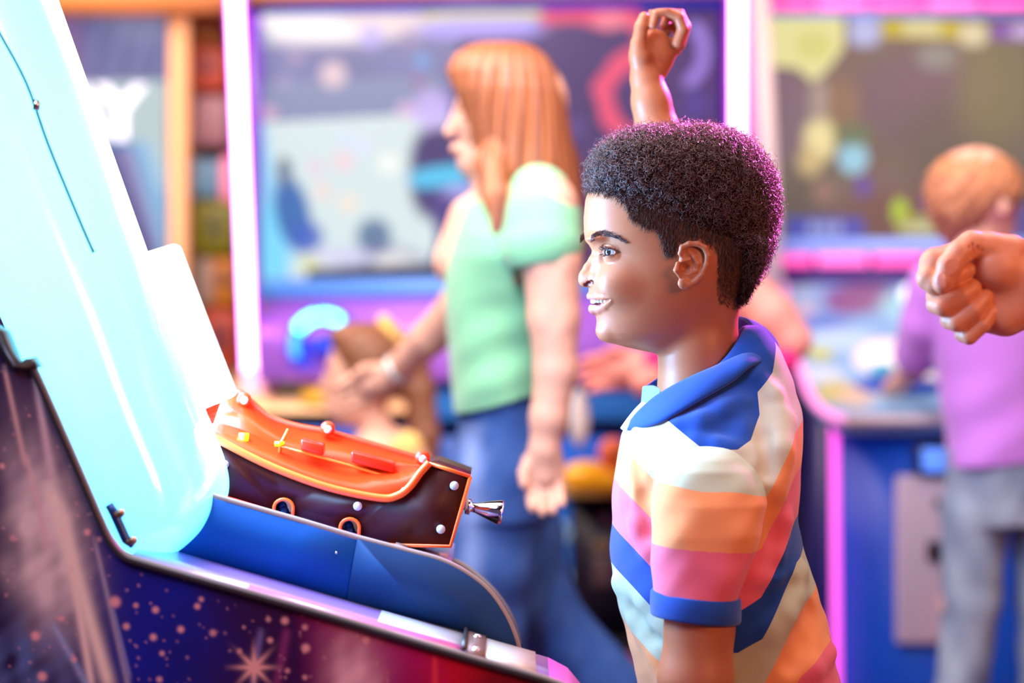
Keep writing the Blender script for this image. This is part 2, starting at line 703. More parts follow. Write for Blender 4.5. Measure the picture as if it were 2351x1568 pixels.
def strands_mesh(name, roots, dirs, lengths, radius, material, parent, sp, curl=0.0, turns=2.0, segs=14, droop=0.0, post=None, seed=3, rng_r=(5, 9)):
    """many thin three-sided hairs in one mesh; curl>0 winds each into a coil"""
    rg = np.random.default_rng(seed)
    n = len(roots)
    d = dirs / (np.linalg.norm(dirs, axis=1)[:, None] + 1e-9)
    t = np.linspace(0, 1, segs)
    rnd = rg.normal(size=(n, 3))
    a = np.cross(d, rnd)
    a /= np.linalg.norm(a, axis=1)[:, None] + 1e-9
    b = np.cross(d, a)
    path = roots[:, None, :] + d[:, None, :] * (lengths[:, None, None] * t[None, :, None])
    if curl:
        R = rg.uniform(rng_r[0], rng_r[1], n)[:, None]
        ph0 = rg.uniform(0, 6.28, n)[:, None]
        tn = rg.uniform(0.7, 1.3, n)[:, None] * turns
        ang = ph0 + tn * 6.283 * t[None]
        grow = np.minimum(1, t[None] * 3)
        path = path + (a[:, None] * (np.cos(ang) * R * grow)[..., None] + b[:, None] * (np.sin(ang) * R * grow)[..., None])
    if droop:
        path[:, :, 1] += droop * (t[None] ** 2) * lengths[:, None]
    tan = np.gradient(path, axis=1)
    tan /= np.linalg.norm(tan, axis=2)[..., None] + 1e-9
    ref = rg.normal(size=(n, 1, 3))
    x = np.cross(tan, ref)
    x /= np.linalg.norm(x, axis=2)[..., None] + 1e-9
    y = np.cross(tan, x)
    rr = radius * (1 - 0.55 * t)[None, :, None]
    V = np.stack([path + rr * (math.cos(k * 2.094) * x + math.sin(k * 2.094) * y) for k in range(3)], 2)
    V = V.reshape(-1, 3)
    base = (np.arange(n) * segs * 3)[:, None, None]
    s_ = (np.arange(segs - 1) * 3)[None, :, None]
    j = np.arange(3)[None, None, :]
    jn = (np.arange(3) + 1) % 3
    jn = jn[None, None, :]
    Q = np.stack([base + s_ + j, base + s_ + jn, base + s_ + 3 + jn, base + s_ + 3 + j], -1).reshape(-1, 4)
    if post:
        V = post(V)
    return mesh_obj(name, sp.W(V), Q, material, parent, True)


def sheet(name, top, bot, sp, material, parent, thick=0.0018, n=8, rows=5, bulge=0.0, label=None):
    A, B = np.array(catmull(top, n)), np.array(catmull(bot, n))
    m = len(A)
    V = []
    for r in range(rows):
        t = r / (rows - 1)
        row = A * (1 - t) + B * t
        if bulge:
            row = row + np.array([0, 0, -1.0]) * bulge * math.sin(math.pi * t)
        V.append(row)
    V = np.concatenate(V)
    i = (np.arange(rows - 1)[:, None] * m + np.arange(m - 1)[None]).ravel()
    Q = np.stack([i, i + 1, i + m + 1, i + m], 1)
    o = mesh_obj(name, sp.W(V), Q, material, parent, True, label=label)
    s = o.modifiers.new('thick', 'SOLIDIFY')
    s.thickness = thick
    s.offset = 0
    b = o.modifiers.new('sub', 'SUBSURF')
    b.levels = b.render_levels = 1
    return o


def build_boy():
    root = empty('person', (float((1600 - CX) / 2200), BS.d0, 0),
                 'smiling boy with curly dark hair in a colour-striped polo shirt, one fist raised', 'person')
    # ---------------------------------------------------------- head and neck
    h = 1.7
    sd = SDF((1310, 300, -200), (1800, 980, 200), h)
    cran = [(326, 1540, 1620, 20), (331, 1500, 1655, 50), (342, 1450, 1690, 85), (360, 1412, 1720, 112), (385, 1380, 1745, 130), (420, 1354, 1762, 143),
            (460, 1341, 1771, 149), (500, 1337, 1774, 152), (535, 1338, 1772, 152), (570, 1354, 1765, 149), (585, 1362, 1759, 147), (610, 1364, 1748, 143),
            (640, 1360, 1730, 134), (680, 1372, 1704, 118), (700, 1384, 1694, 108), (730, 1420, 1684, 92), (770, 1500, 1680, 70)]
    cran = [(a, b, c, d, 1575) for a, b, c, d in cran]
    sd.stack(cran, 0, pf=2.05, pb=2.1)
    jaw = [(590, 1364, 1640, 128, 1545), (625, 1360, 1640, 130, 1540), (650, 1348, 1640, 127, 1537), (680, 1348, 1640, 121, 1533), (705, 1357, 1640, 113, 1530), (725, 1364, 1640, 104, 1525),
           (745, 1368, 1640, 94, 1520), (762, 1372, 1640, 84, 1515), (776, 1382, 1640, 70, 1500), (786, 1398, 1640, 58, 1500), (796, 1432, 1640, 50, 1520), (806, 1478, 1640, 42, 1540), (814, 1520, 1640, 30, 1580)]
    sd.stack(jaw, 14, pf=1.9, pb=2)
    sd.cap((1612, 620, 0), (1603, 800, 0), 84, 88, 22)
    sd.cap((1603, 800, 0), (1608, 960, 0), 88, 104, 20)
    sd.blur(2)
    # chin, cheeks, brow, temple
    sd.ell(H(1396, 762, 0), (25, 22, 30), 16)
    sd.ell(H(1428, 652, -62), (44, 34, 30), 40)
    sd.ell(H(1428, 652, 62), (44, 34, 30), 40)
    sd.ell(H(1372, 548, -42), (26, 9, 30), 16)
    sd.ell(H(1372, 548, 42), (26, 9, 30), 16)
    # eye sockets
    for s in (-1, 1):
        sd.ell(H(1372, 588, 0) + np.array([0, 0, s * 62.0]), (24, 15, 26), 14, 'sub')
    # nose
    sd.chain([(H(1370, 576), 9), (H(1362, 600), 11), (H(1352, 616), 12), (H(1344, 634), 14), (H(1343.5, 643), 16)], 7)
    for s in (-1, 1):
        sd.cap(H(1380, 592, 0) + np.array([0, 0, s * 14.0]), H(1366, 634, 0) + np.array([0, 0, s * 18.0]), 13, 15, 14)
        sd.ell(H(1356, 641, 0) + np.array([0, 0, s * 13.0]), (17, 14, 12), 8)
        sd.ell(H(1363, 640, 0) + np.array([0, 0, s * 24.0]), (14, 12.5, 11), 6)
    nos = [(on_face(sd, 1345, 654), 4.0), (on_face(sd, 1351, 651), 5.2), (on_face(sd, 1358, 648), 4.2)]
    for s in (-1, 1):
        q = [(np.array([a[0], a[1], -s * a[2]]) + [1.5, 0, s * 2.0 * 0], r) for a, r in nos]
        sd.chain(q, 2.0, 'sub')
    nos_c = [np.array(a) for a, r in nos]
    # mouth: lips around an open smile, laid on the skin by its place on the near cheek and mirrored
    flat = SDF(sd.lo, sd.lo + (sd.n - 1) * sd.h, sd.h)
    flat.F = sd.F.copy()

    def path(mid, near, sgn):
        out = [(H(mid[0], mid[1]), mid[2])]
        for px, py, r, ins in near:
            p = on_face(flat, px, py)
            p = p + np.array([ins * 0.8, 0, ins * 0.8])
            p[2] *= -sgn
            out.append((p, r))
        return out
    for s in (-1, 1):
        sd.chain(path((1356, 680, 8.5), [(1367, 681, 6.5, 4), (1384, 682, 5, 3.5), (1400, 683.5, 3, 2.5)], s), 5)
        sd.chain(path((1363, 709, 11), [(1374, 709, 8.5, 6), (1388, 702, 6.5, 4.5), (1401, 690, 3, 2.5)], s), 7)
    for s in (-1, 1):
        sd.chain(path((1350, 694, 6), [(1366, 694, 5.5, 2), (1383, 692.5, 4.6, 2), (1400, 687, 2.0, 0)], s), 1.5, 'sub')
        sd.chain([(H(1362, 694) + [0, 0, 0], 7), (H(1370, 694) + [0, 0, s * 22], 6)], 2, 'sub')
    sd.blur(1)
    # near and far eye
    eyes = []
    for s in (-1, 1):
        c = H(1397, 579, -64)
        c = np.array([c[0] + 15, c[1], s * 58.0])
        n = np.array([-0.86, 0.0, s * 0.51])
        t = np.array([s * 0.51, 0.0, 0.86]) * (1 if s > 0 else 1)
        t = np.cross(np.array([0, 1.0, 0]), n)
        R = np.stack([t, np.array([0, 1.0, 0]), n], 1)
        sd.ell(c, (27.5, 27.5, 27.5), 8)
        # crease above the eye and fold under it
        up = []
        dn = []
        for k in range(-4, 5):
            x = k * 5.2
            arc = math.sqrt(max(0, 1 - (k / 4.6) ** 2))
            z = math.sqrt(max(1, 27 ** 2 - x * x - (10 * arc) ** 2))
            up.append((c + t * x + np.array([0, -13.5 * arc - 2, 0]) + n * (z - 1), 1.8))
            dn.append((c + t * x + np.array([0, 17.0 * arc + 1, 0]) + n * (z + 3), 2.2))
        sd.chain(up, 4, 'sub')
        sd.chain(dn, 6, 'sub')
        sd.ell(c + n * 27, (26, 7.8, 14), 1.2, 'sub', R=R)
        eyes.append((c, n, t))
    # ears
    for s in (-1, 1):
        def E(px, py, w):
            p = H(px, py, -abs(w))
            return np.array([p[0], p[1], s * abs(w)])
        sd.ell(E(1592, 606, 152), (34, 50, 13), 6)
        sd.ell(E(1588, 600, 170), (22, 34, 13), 5, 'sub')
        hel = [(1572, 598, 152, 5), (1562, 582, 156, 5.5), (1566, 568, 160, 6.5), (1582, 560, 164, 6.5), (1602, 560, 168, 6.5), (1618, 569, 170, 6.5),
               (1625, 587, 170, 6.5), (1622, 608, 168, 6), (1612, 630, 164, 6), (1597, 646, 160, 7), (1580, 655, 157, 8.5)]
        sd.chain([(E(a, b, w), r) for a, b, w, r in hel], 3)
        sd.ell(E(1570, 650, 156), (14, 14, 9), 5)
        ah = [(1580, 578, 157, 3), (1594, 590, 160, 4.5), (1602, 606, 162, 5), (1599, 622, 160, 4.5), (1586, 627, 158, 5.5)]
        sd.chain([(E(a, b, w), r) for a, b, w, r in ah], 3)
        sd.chain([(E(1556, 605, 158), 5), (E(1553, 620, 160), 6.5), (E(1561, 634, 157), 5)], 4)
        sd.chain([(E(1566, 600, 160), 4), (E(1584, 596, 160), 3)], 3)
        sd.ell(E(1574, 616, 162), (12, 12, 12), 4, 'sub')
    hair_poly = [(1290, 250), (1290, 420), (1362, 428), (1395, 436), (1428, 452), (1446, 474), (1454, 500), (1480, 520), (1508, 528), (1520, 556), (1528, 588),
                 (1545, 590), (1556, 560), (1600, 545), (1645, 575), (1650, 640), (1655, 690), (1700, 712), (1850, 700), (1850, 250)]
    hp = [tuple(H(a, b, -140)[:2]) for a, b in hair_poly]
    base = np.array(SKC['boy'])
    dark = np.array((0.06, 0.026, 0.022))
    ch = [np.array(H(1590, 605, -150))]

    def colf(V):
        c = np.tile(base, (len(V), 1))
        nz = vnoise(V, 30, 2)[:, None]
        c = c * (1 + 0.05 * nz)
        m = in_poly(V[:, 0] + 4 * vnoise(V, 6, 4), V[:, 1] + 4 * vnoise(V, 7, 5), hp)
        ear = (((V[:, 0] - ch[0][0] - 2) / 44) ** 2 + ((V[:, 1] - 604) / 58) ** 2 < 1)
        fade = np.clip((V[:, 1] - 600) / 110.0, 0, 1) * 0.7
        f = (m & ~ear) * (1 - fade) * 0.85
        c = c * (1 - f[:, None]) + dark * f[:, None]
        # lips
        lp = np.exp(-(((V[:, 0] - 1352) / 40) ** 2 + ((V[:, 1] - 698) / 21) ** 2 + (V[:, 2] / 50) ** 2) ** 2)
        lp *= (V[:, 1] > 675)
        lipc = np.array((0.62, 0.20, 0.22))
        c = c * (1 - 0.6 * lp[:, None]) + lipc * 0.6 * lp[:, None]
        inner = (V[:, 1] > 687) & (V[:, 1] < 702) & (V[:, 0] > H(1364, 696)[0]) & (V[:, 0] < H(1364, 696)[0] + 24) & (np.abs(V[:, 2]) < 40)
        c[inner] = (0.20, 0.02, 0.02)
        for q in nos_c:
            d = np.sqrt((V[:, 0] - q[0]) ** 2 + (V[:, 1] - q[1]) ** 2 + (np.abs(V[:, 2]) - abs(q[2])) ** 2)
            c[d < 6.6] = (0.16, 0.012, 0.016)
        for ec, en, et in eyes:
            q = V - ec
            a, b = q @ et / 26.0, q[:, 1] / 8.2
            rr = np.hypot(a, b)
            m = (q @ en > 4) & (rr > 0.86) & (rr < 1.22) & (b < 0.25)
            c[m] = c[m] * 0.25
            m = (q @ en > 4) & (rr > 0.86) & (rr < 1.12) & (b >= 0.25)
            c[m] = c[m] * 0.6
        return c

    # ---------------------------------------------------------- arms and the rest of the body, one skin
    head = sd
    V1, Q1 = sd.extract()
    c1 = colf(V1)
    V1 = rot_head(V1)
    # near arm (under the sleeve and past the frame), raised far arm, hands
    ar = SDF((1400, 1330, -430), (1760, 2180, -80), 3.5)
    LL = BS.L
    ar.chain([(LL(1608, 1345, -318), 72), (LL(1606, 1440, -325), 74), (LL(1597, 1560, -330), 80), (LL(1590, 1650, -330), 66)], 16)
    ar.chain([(LL(1590, 1640, -330), 64), (LL(1570, 1740, -332), 60), (LL(1530, 1900, -330), 44), (LL(1515, 1970, -330), 36)], 16)
    ar.ell(LL(1508, 2030, -328), (40, 52, 26), 14)
    for k in range(4):
        x = 1480 + k * 19
        ar.chain([(LL(x, 2065, -328), 13), (LL(x - 3, 2105 - abs(k - 1) * 5, -322), 12), (LL(x, 2128 - abs(k - 1) * 6, -306), 10)], 4)
    ar.chain([(LL(1480, 2010, -335), 15), (LL(1462, 2062, -345), 12)], 6)
    V2, Q2 = ar.extract()
    fa = SDF((1415, -10, 120), (1720, 700, 420), 2.0)
    W0 = 300

    def A(px, py, w=0):
        return LL(px, py, W0 + w)
    fa.chain([(A(1600, 640), 62), (A(1572, 520), 58), (A(1535, 400), 54), (A(1509, 300), 49), (A(1495, 235), 43), (A(1486, 185), 38)], 26)
    fa.ell(A(1503, 120, 12), (42, 58, 30), 18)          # palm
    fa.chain([(A(1480, 180, 0), 34), (A(1470, 128, -14), 25), (A(1465, 100, -22), 19)], 14)
    fa.chain([(A(1468, 108, -22), 20), (A(1470, 82, -24), 17), (A(1473, 62, -24), 17.5), (A(1479, 40, -24), 13.5)], 5)   # thumb
    fa.chain([(A(1512, 158, 18), 24), (A(1545, 104, 22), 20)], 14)
    fa.ell(A(1508, 78, -30), (17, 26, 22), 10, 'sub')
    # index, middle, ring, little: up from the knuckles, over and down
    fa.chain([(A(1556, 98, -14), 14), (A(1568, 66, -22), 14), (A(1558, 38, -28), 13), (A(1530, 25, -32), 12), (A(1506, 32, -34), 11), (A(1499, 58, -32), 10.5)], 3)
    fa.chain([(A(1561, 96, 6), 14.5), (A(1573, 62, 4), 14), (A(1558, 28, 2), 13), (A(1526, 19, 0), 12), (A(1501, 24, 2), 11), (A(1492, 50, 8), 10.5)], 3)
    fa.chain([(A(1560, 104, 28), 14), (A(1570, 72, 30), 13.5), (A(1556, 42, 30), 12.5), (A(1533, 34, 26), 11), (A(1524, 60, 20), 10)], 3)
    fa.chain([(A(1552, 116, 46), 13), (A(1560, 88, 50), 12), (A(1550, 62, 46), 11), (A(1534, 60, 36), 9.5), (A(1532, 74, 24), 9)], 3)
    fa.blur(1)
    V3, Q3 = fa.extract()
    # hidden trunk and legs under the clothes, legs and feet below the frame
    bd = SDF((1380, 1700, -300), (1960, 3380, 300), 11)
    for s in (-1, 1):
        bd.chain([((1690, 2050, s * 110), 105), ((1680, 2600, s * 115), 78), ((1690, 3180, s * 120), 52)], 30)
        bd.chain([((1700, 3290, s * 120), 55), ((1560, 3310, s * 130), 42)], 20)
    V4, Q4 = bd.extract()
    V, Fq, n = [], [], 0
    cc = []
    for v, q in ((V1, Q1), (V2, Q2), (V3, Q3), (V4, Q4)):
        V.append(v)
        Fq.append(q + n)
        n += len(v)
    V, Fq = np.concatenate(V), np.concatenate(Fq)
    cols = np.concatenate([c1, np.tile(base, (n - len(V1), 1)) * (1 + 0.04 * vnoise(V[len(V1):], 30, 6)[:, None])])
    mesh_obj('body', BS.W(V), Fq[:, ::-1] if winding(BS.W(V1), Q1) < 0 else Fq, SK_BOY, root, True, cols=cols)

    # ---------------------------------------------------------- eyes, teeth, brows, lashes
    for c, nrm, t in eyes:
        v, f = g_ellipsoid(c, (24, 24, 24), 64, 40)
        gaze = np.array([-0.90, 0.0, nrm[2] * 0.98])
        gaze /= np.linalg.norm(gaze)
        # turn the ball so that its pole looks along the gaze
        z = gaze
        x = np.cross([0, 1.0, 0], z)
        x /= np.linalg.norm(x)
        y = np.cross(z, x)
        v = (v - c) @ np.stack([x, y, z]) + c
        a = np.degrees(np.arccos(np.clip(((v - c) / 24) @ gaze, -1, 1)))
        v = v + gaze * (np.clip(1 - a / 26, 0, 1) * 1.5)[:, None]
        col = np.tile(np.array((0.50, 0.47, 0.50)), (len(v), 1))
        col[a < 29] = (0.03, 0.02, 0.025)
        col[a < 25] = (0.035, 0.02, 0.016)
        col[a < 12] = (0.004, 0.004, 0.006)
        mesh_obj('eye', BS.W(rot_head(v)), f, mat('eye_gloss', (1, 1, 1), rough=0.08, attr='Col', coat=1.0), root, True, cols=col)
    tg = SDF((1340, 670, -70), (1440, 730, 70), 1.0)
    for k in range(-5, 6):
        w = k * 9.5 + (2 if k > 0 else -2 if k < 0 else 0) * 0
        x = H(1361, 690)[0] + (w / 44) ** 2 * 17
        tg.cap((x, 682, w), (x + 0.6, 692.5 if abs(k) in (0, 1) else 690.5, w), 4.9, 4.7, 0.5)
    tg.cut(lambda X, Y, Z: Y - 696.5 + 0.02 * (X - 1360) + 0 * Z)
    V, Q = tg.extract()
    mesh_obj('teeth', BS.W(rot_head(V)), Q, M_TOOTH, root, True)
    rg = np.random.default_rng(4)
    roots, dirs = [], []
    bp = [(1356, 549), (1368, 541), (1386, 536), (1404, 539), (1420, 546), (1436, 556)]
    bc = catmull([(x, y, 0) for x, y in bp], 12)
    surf = [on_face(head, p[0], p[1]) for p in bc]
    for k, p in enumerate(surf):
        tt = k / len(surf)
        wid = 7.0 * (1 - tt) ** 0.6 + 1.0
        nx = surf[min(k + 1, len(surf) - 1)] - surf[max(k - 1, 0)]
        for _ in range(10):
            q = p + np.array([0, rg.uniform(-wid, wid), rg.uniform(-1.5, 0.5)])
            for s in (1, -1):
                q2, d2 = q.copy(), nx / np.linalg.norm(nx) + np.array([0, rg.uniform(-0.45, 0.25), -0.12])
                if s < 0:
                    q2[2] *= -1
                    d2[2] *= -1
                roots.append(q2)
                dirs.append(d2)
    strands_mesh('eyebrows', np.array(roots), np.array(dirs), rg.uniform(7, 12, len(roots)), 0.5, mat('eyebrow_brown', (0.11, 0.055, 0.05), rough=0.6, spec=0.2), root, BS, segs=5, post=rot_head)
    for c, nrm, t in eyes:
        roots, dirs = [], []
        for k in range(80):
            x = rg.uniform(-1, 1)
            up = rg.random() < 0.75
            arc = math.sqrt(1 - x * x * 0.98)
            y = (-8.2 if up else 7.4) * arc
            z = math.sqrt(26.5 ** 2 - (x * 21) ** 2 - y * y)
            roots.append(c + t * x * 21 + np.array([0, y, 0]) + nrm * z)
            dirs.append(nrm * 1.0 + t * x * 0.8 + np.array([0, -0.55 if up else 0.6, 0]) + np.array([-0.4, 0, 0]))
        strands_mesh('eyelashes', np.array(roots), np.array(dirs), rg.uniform(6, 11, len(roots)), 0.6, M_HAIR, root, BS, segs=5, droop=-0.2, post=rot_head)

    # ---------------------------------------------------------- hair
    hs = SDF((1300, 270, -220), (1830, 730, 220), 3.0)
    cap = [(294, 1510, 1625, 40), (302, 1455, 1665, 85), (318, 1410, 1700, 118), (345, 1372, 1735, 145), (380, 1352, 1762, 160), (415, 1350, 1776, 167),
           (428, 1356, 1779, 168), (436, 1378, 1781, 168), (452, 1418, 1782, 167), (475, 1440, 1783, 165), (500, 1452, 1782, 162), (520, 1482, 1780, 158), (535, 1510, 1776, 155),
           (550, 1590, 1770, 150), (570, 1636, 1764, 146), (600, 1650, 1750, 139), (640, 1660, 1732, 128), (680, 1672, 1708, 110), (700, 1678, 1694, 90)]
    hs.stack([(a, b, c, d, 1600 if a < 540 else (b + c) / 2) for a, b, c, d in cap], 0, pf=2.7, pb=2.2)
    hs.blur(2)
    hs.disp(lambda X, Y, Z: 3.5 * np.sin(X / 5.3 + 1.3 * np.sin(Y / 6.1)) * np.sin(Y / 5.7 + np.sin(Z / 5)) * np.sin(Z / 5.1 + X / 13) + 1.5)
    hv, hq = hs.extract()
    Vr = rot_head(hv)
    Wv = BS.W(Vr)
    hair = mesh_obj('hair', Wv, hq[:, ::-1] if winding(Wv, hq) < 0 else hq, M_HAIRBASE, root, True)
    nr = normals_of(hv, hq)
    if np.einsum('ij,ij->i', nr, hv - np.array([1575, 480, 0])).mean() < 0:
        nr = -nr
    # curls on the crown: thick on top, thinner to the sides
    rg = np.random.default_rng(9)
    # curly zone: above a line that falls towards the nape
    lim = np.interp(hv[:, 0], [1400, 1480, 1560, 1640, 1700, 1760, 1800], [500, 505, 520, 560, 620, 680, 690])
    wgt = np.clip((lim - hv[:, 1]) / 40.0, 0, 1) + 0.0
    wgt *= np.where(nr[:, 1] > 0.75, 0.4, 1.0)
    pk = rg.choice(len(hv), size=14500, p=wgt / wgt.sum())
    roots = hv[pk] - nr[pk] * rg.uniform(1, 7, len(pk))[:, None]
    dirs = nr[pk] * 1.0 + rg.normal(size=(len(pk), 3)) * 0.75
    strands_mesh('curls', roots, dirs, rg.uniform(8, 25, len(pk)), 0.85, M_HAIR, hair, BS, curl=1, turns=1.5, segs=15, post=rot_head, rng_r=(3.0, 6.8))
    fv, fn = V_head_pts(head)
    lim2 = np.interp(fv[:, 0], [1400, 1480, 1560, 1640], [495, 505, 505, 540])
    pp = [(p[0], p[1]) for p in hp]
    mm = in_poly(fv[:, 0], fv[:, 1], pp) & (fv[:, 1] > 395) & (rg.random(len(fv)) < np.clip((lim2 - fv[:, 1]) / 30.0, 0, 1))
    pk = rg.choice(np.flatnonzero(mm), size=4200)
    strands_mesh('temple_curls', fv[pk], fn[pk] + rg.normal(size=(len(pk), 3)) * 0.7, rg.uniform(8, 20, len(pk)) * np.clip((530 - fv[pk, 1]) / 60, 0.4, 1), 0.8, M_HAIR, hair, BS, curl=1, turns=1.4, segs=14,
                 post=rot_head, rng_r=(2.5, 5.5), seed=17)
    # a few loose ringlets round the outline
    out = wgt * (hv[:, 1] < 520)
    pk = rg.choice(len(hv), size=700, p=out / out.sum())
    strands_mesh('loose_curls', hv[pk], nr[pk] + rg.normal(size=(len(pk), 3)) * 0.5, rg.uniform(20, 34, len(pk)), 0.6, M_HAIR, hair, BS, curl=1, turns=1.6, segs=20,
                 post=rot_head, rng_r=(5, 9), seed=21)
    # clipped sides: short combed hairs over the skin
    poly2 = [(p[0], p[1]) for p in hp]
    m = in_poly(fv[:, 0], fv[:, 1], poly2) & (fv[:, 1] > 425)
    d1 = np.interp(fv[:, 1], [430, 480, 560, 640, 705], [0.9, 1, 1, 0.8, 0.25])
    m &= rg.random(len(fv)) < d1
    m &= ~(((fv[:, 0] - ch[0][0] - 2) / 42) ** 2 + ((fv[:, 1] - 606) / 54) ** 2 < 1)
    ii = np.flatnonzero(m)
    pk = rg.choice(ii, size=min(21000, len(ii) * 3))
    dr = fn[pk] * 0.38 + np.stack([np.where(fv[pk, 0] > 1600, 0.10, -0.15), np.full(len(pk), 0.9), np.zeros(len(pk))], 1) + rg.normal(size=(len(pk), 3)) * 0.22
    strands_mesh('clipped_hair', fv[pk] + rg.normal(size=(len(pk), 3)) * 1.2, dr, np.interp(fv[pk, 1], [430, 600, 705], [16, 13, 7]) * rg.uniform(0.6, 1.2, len(pk)), 0.62,
                 mat('clipped_hair_brown', (0.075, 0.032, 0.020), rough=0.5), hair, BS, segs=5, post=rot_head, seed=8)
    mm = (hv[:, 1] > lim - 12)
    pk = rg.choice(np.flatnonzero(mm), size=5200)
    dr = nr[pk] * 0.5 + np.stack([np.full(len(pk), -0.05), np.full(len(pk), 0.8), np.zeros(len(pk))], 1) + rg.normal(size=(len(pk), 3)) * 0.3
    strands_mesh('nape_hair', hv[pk], dr, rg.uniform(9, 18, len(pk)) * np.interp(hv[pk, 1], [600, 700], [1, 0.6]), 0.62, mat('clipped_hair_brown', (0.075, 0.032, 0.020), rough=0.5), hair, BS, segs=6, curl=1, turns=0.5,
                 rng_r=(0.5, 2.5), post=rot_head, seed=12)
    # soft fringe over the forehead hairline
    m = (fv[:, 1] > 418) & (fv[:, 1] < 440) & (fv[:, 0] < 1400)
    ii = np.flatnonzero(m)
    pk = rg.choice(ii, size=900)
    strands_mesh('fringe', fv[pk], fn[pk] * 0.8 + rg.normal(size=(len(pk), 3)) * 0.5 + [0, -0.3, 0], rg.uniform(8, 18, len(pk)), 0.7, M_HAIR, hair, BS, curl=1, turns=1.2, segs=12,
                 post=rot_head, rng_r=(3, 6), seed=31)
    build_shirt(root)


def V_head_pts(sd):
    V, Q = sd.extract()
    n = normals_of(V, Q)
    if np.einsum('ij,ij->i', n, V - np.array([1575, 600, 0])).mean() < 0:
        n = -n
    return V, n


def winding(Wv, Q):
    cen = Wv.mean(0)
    a, b, c = Wv[Q[:, 0]], Wv[Q[:, 1]], Wv[Q[:, 2]]
    return float(np.einsum('ij,ij->i', a - cen, np.cross(b - cen, c - cen)).sum())


SX = [1380, 1400, 1500, 1560, 1620, 1690, 1745, 1834, 1930]
SY = [1195, 1210, 1305, 1350, 1400, 1400, 1364, 1198, 1130]


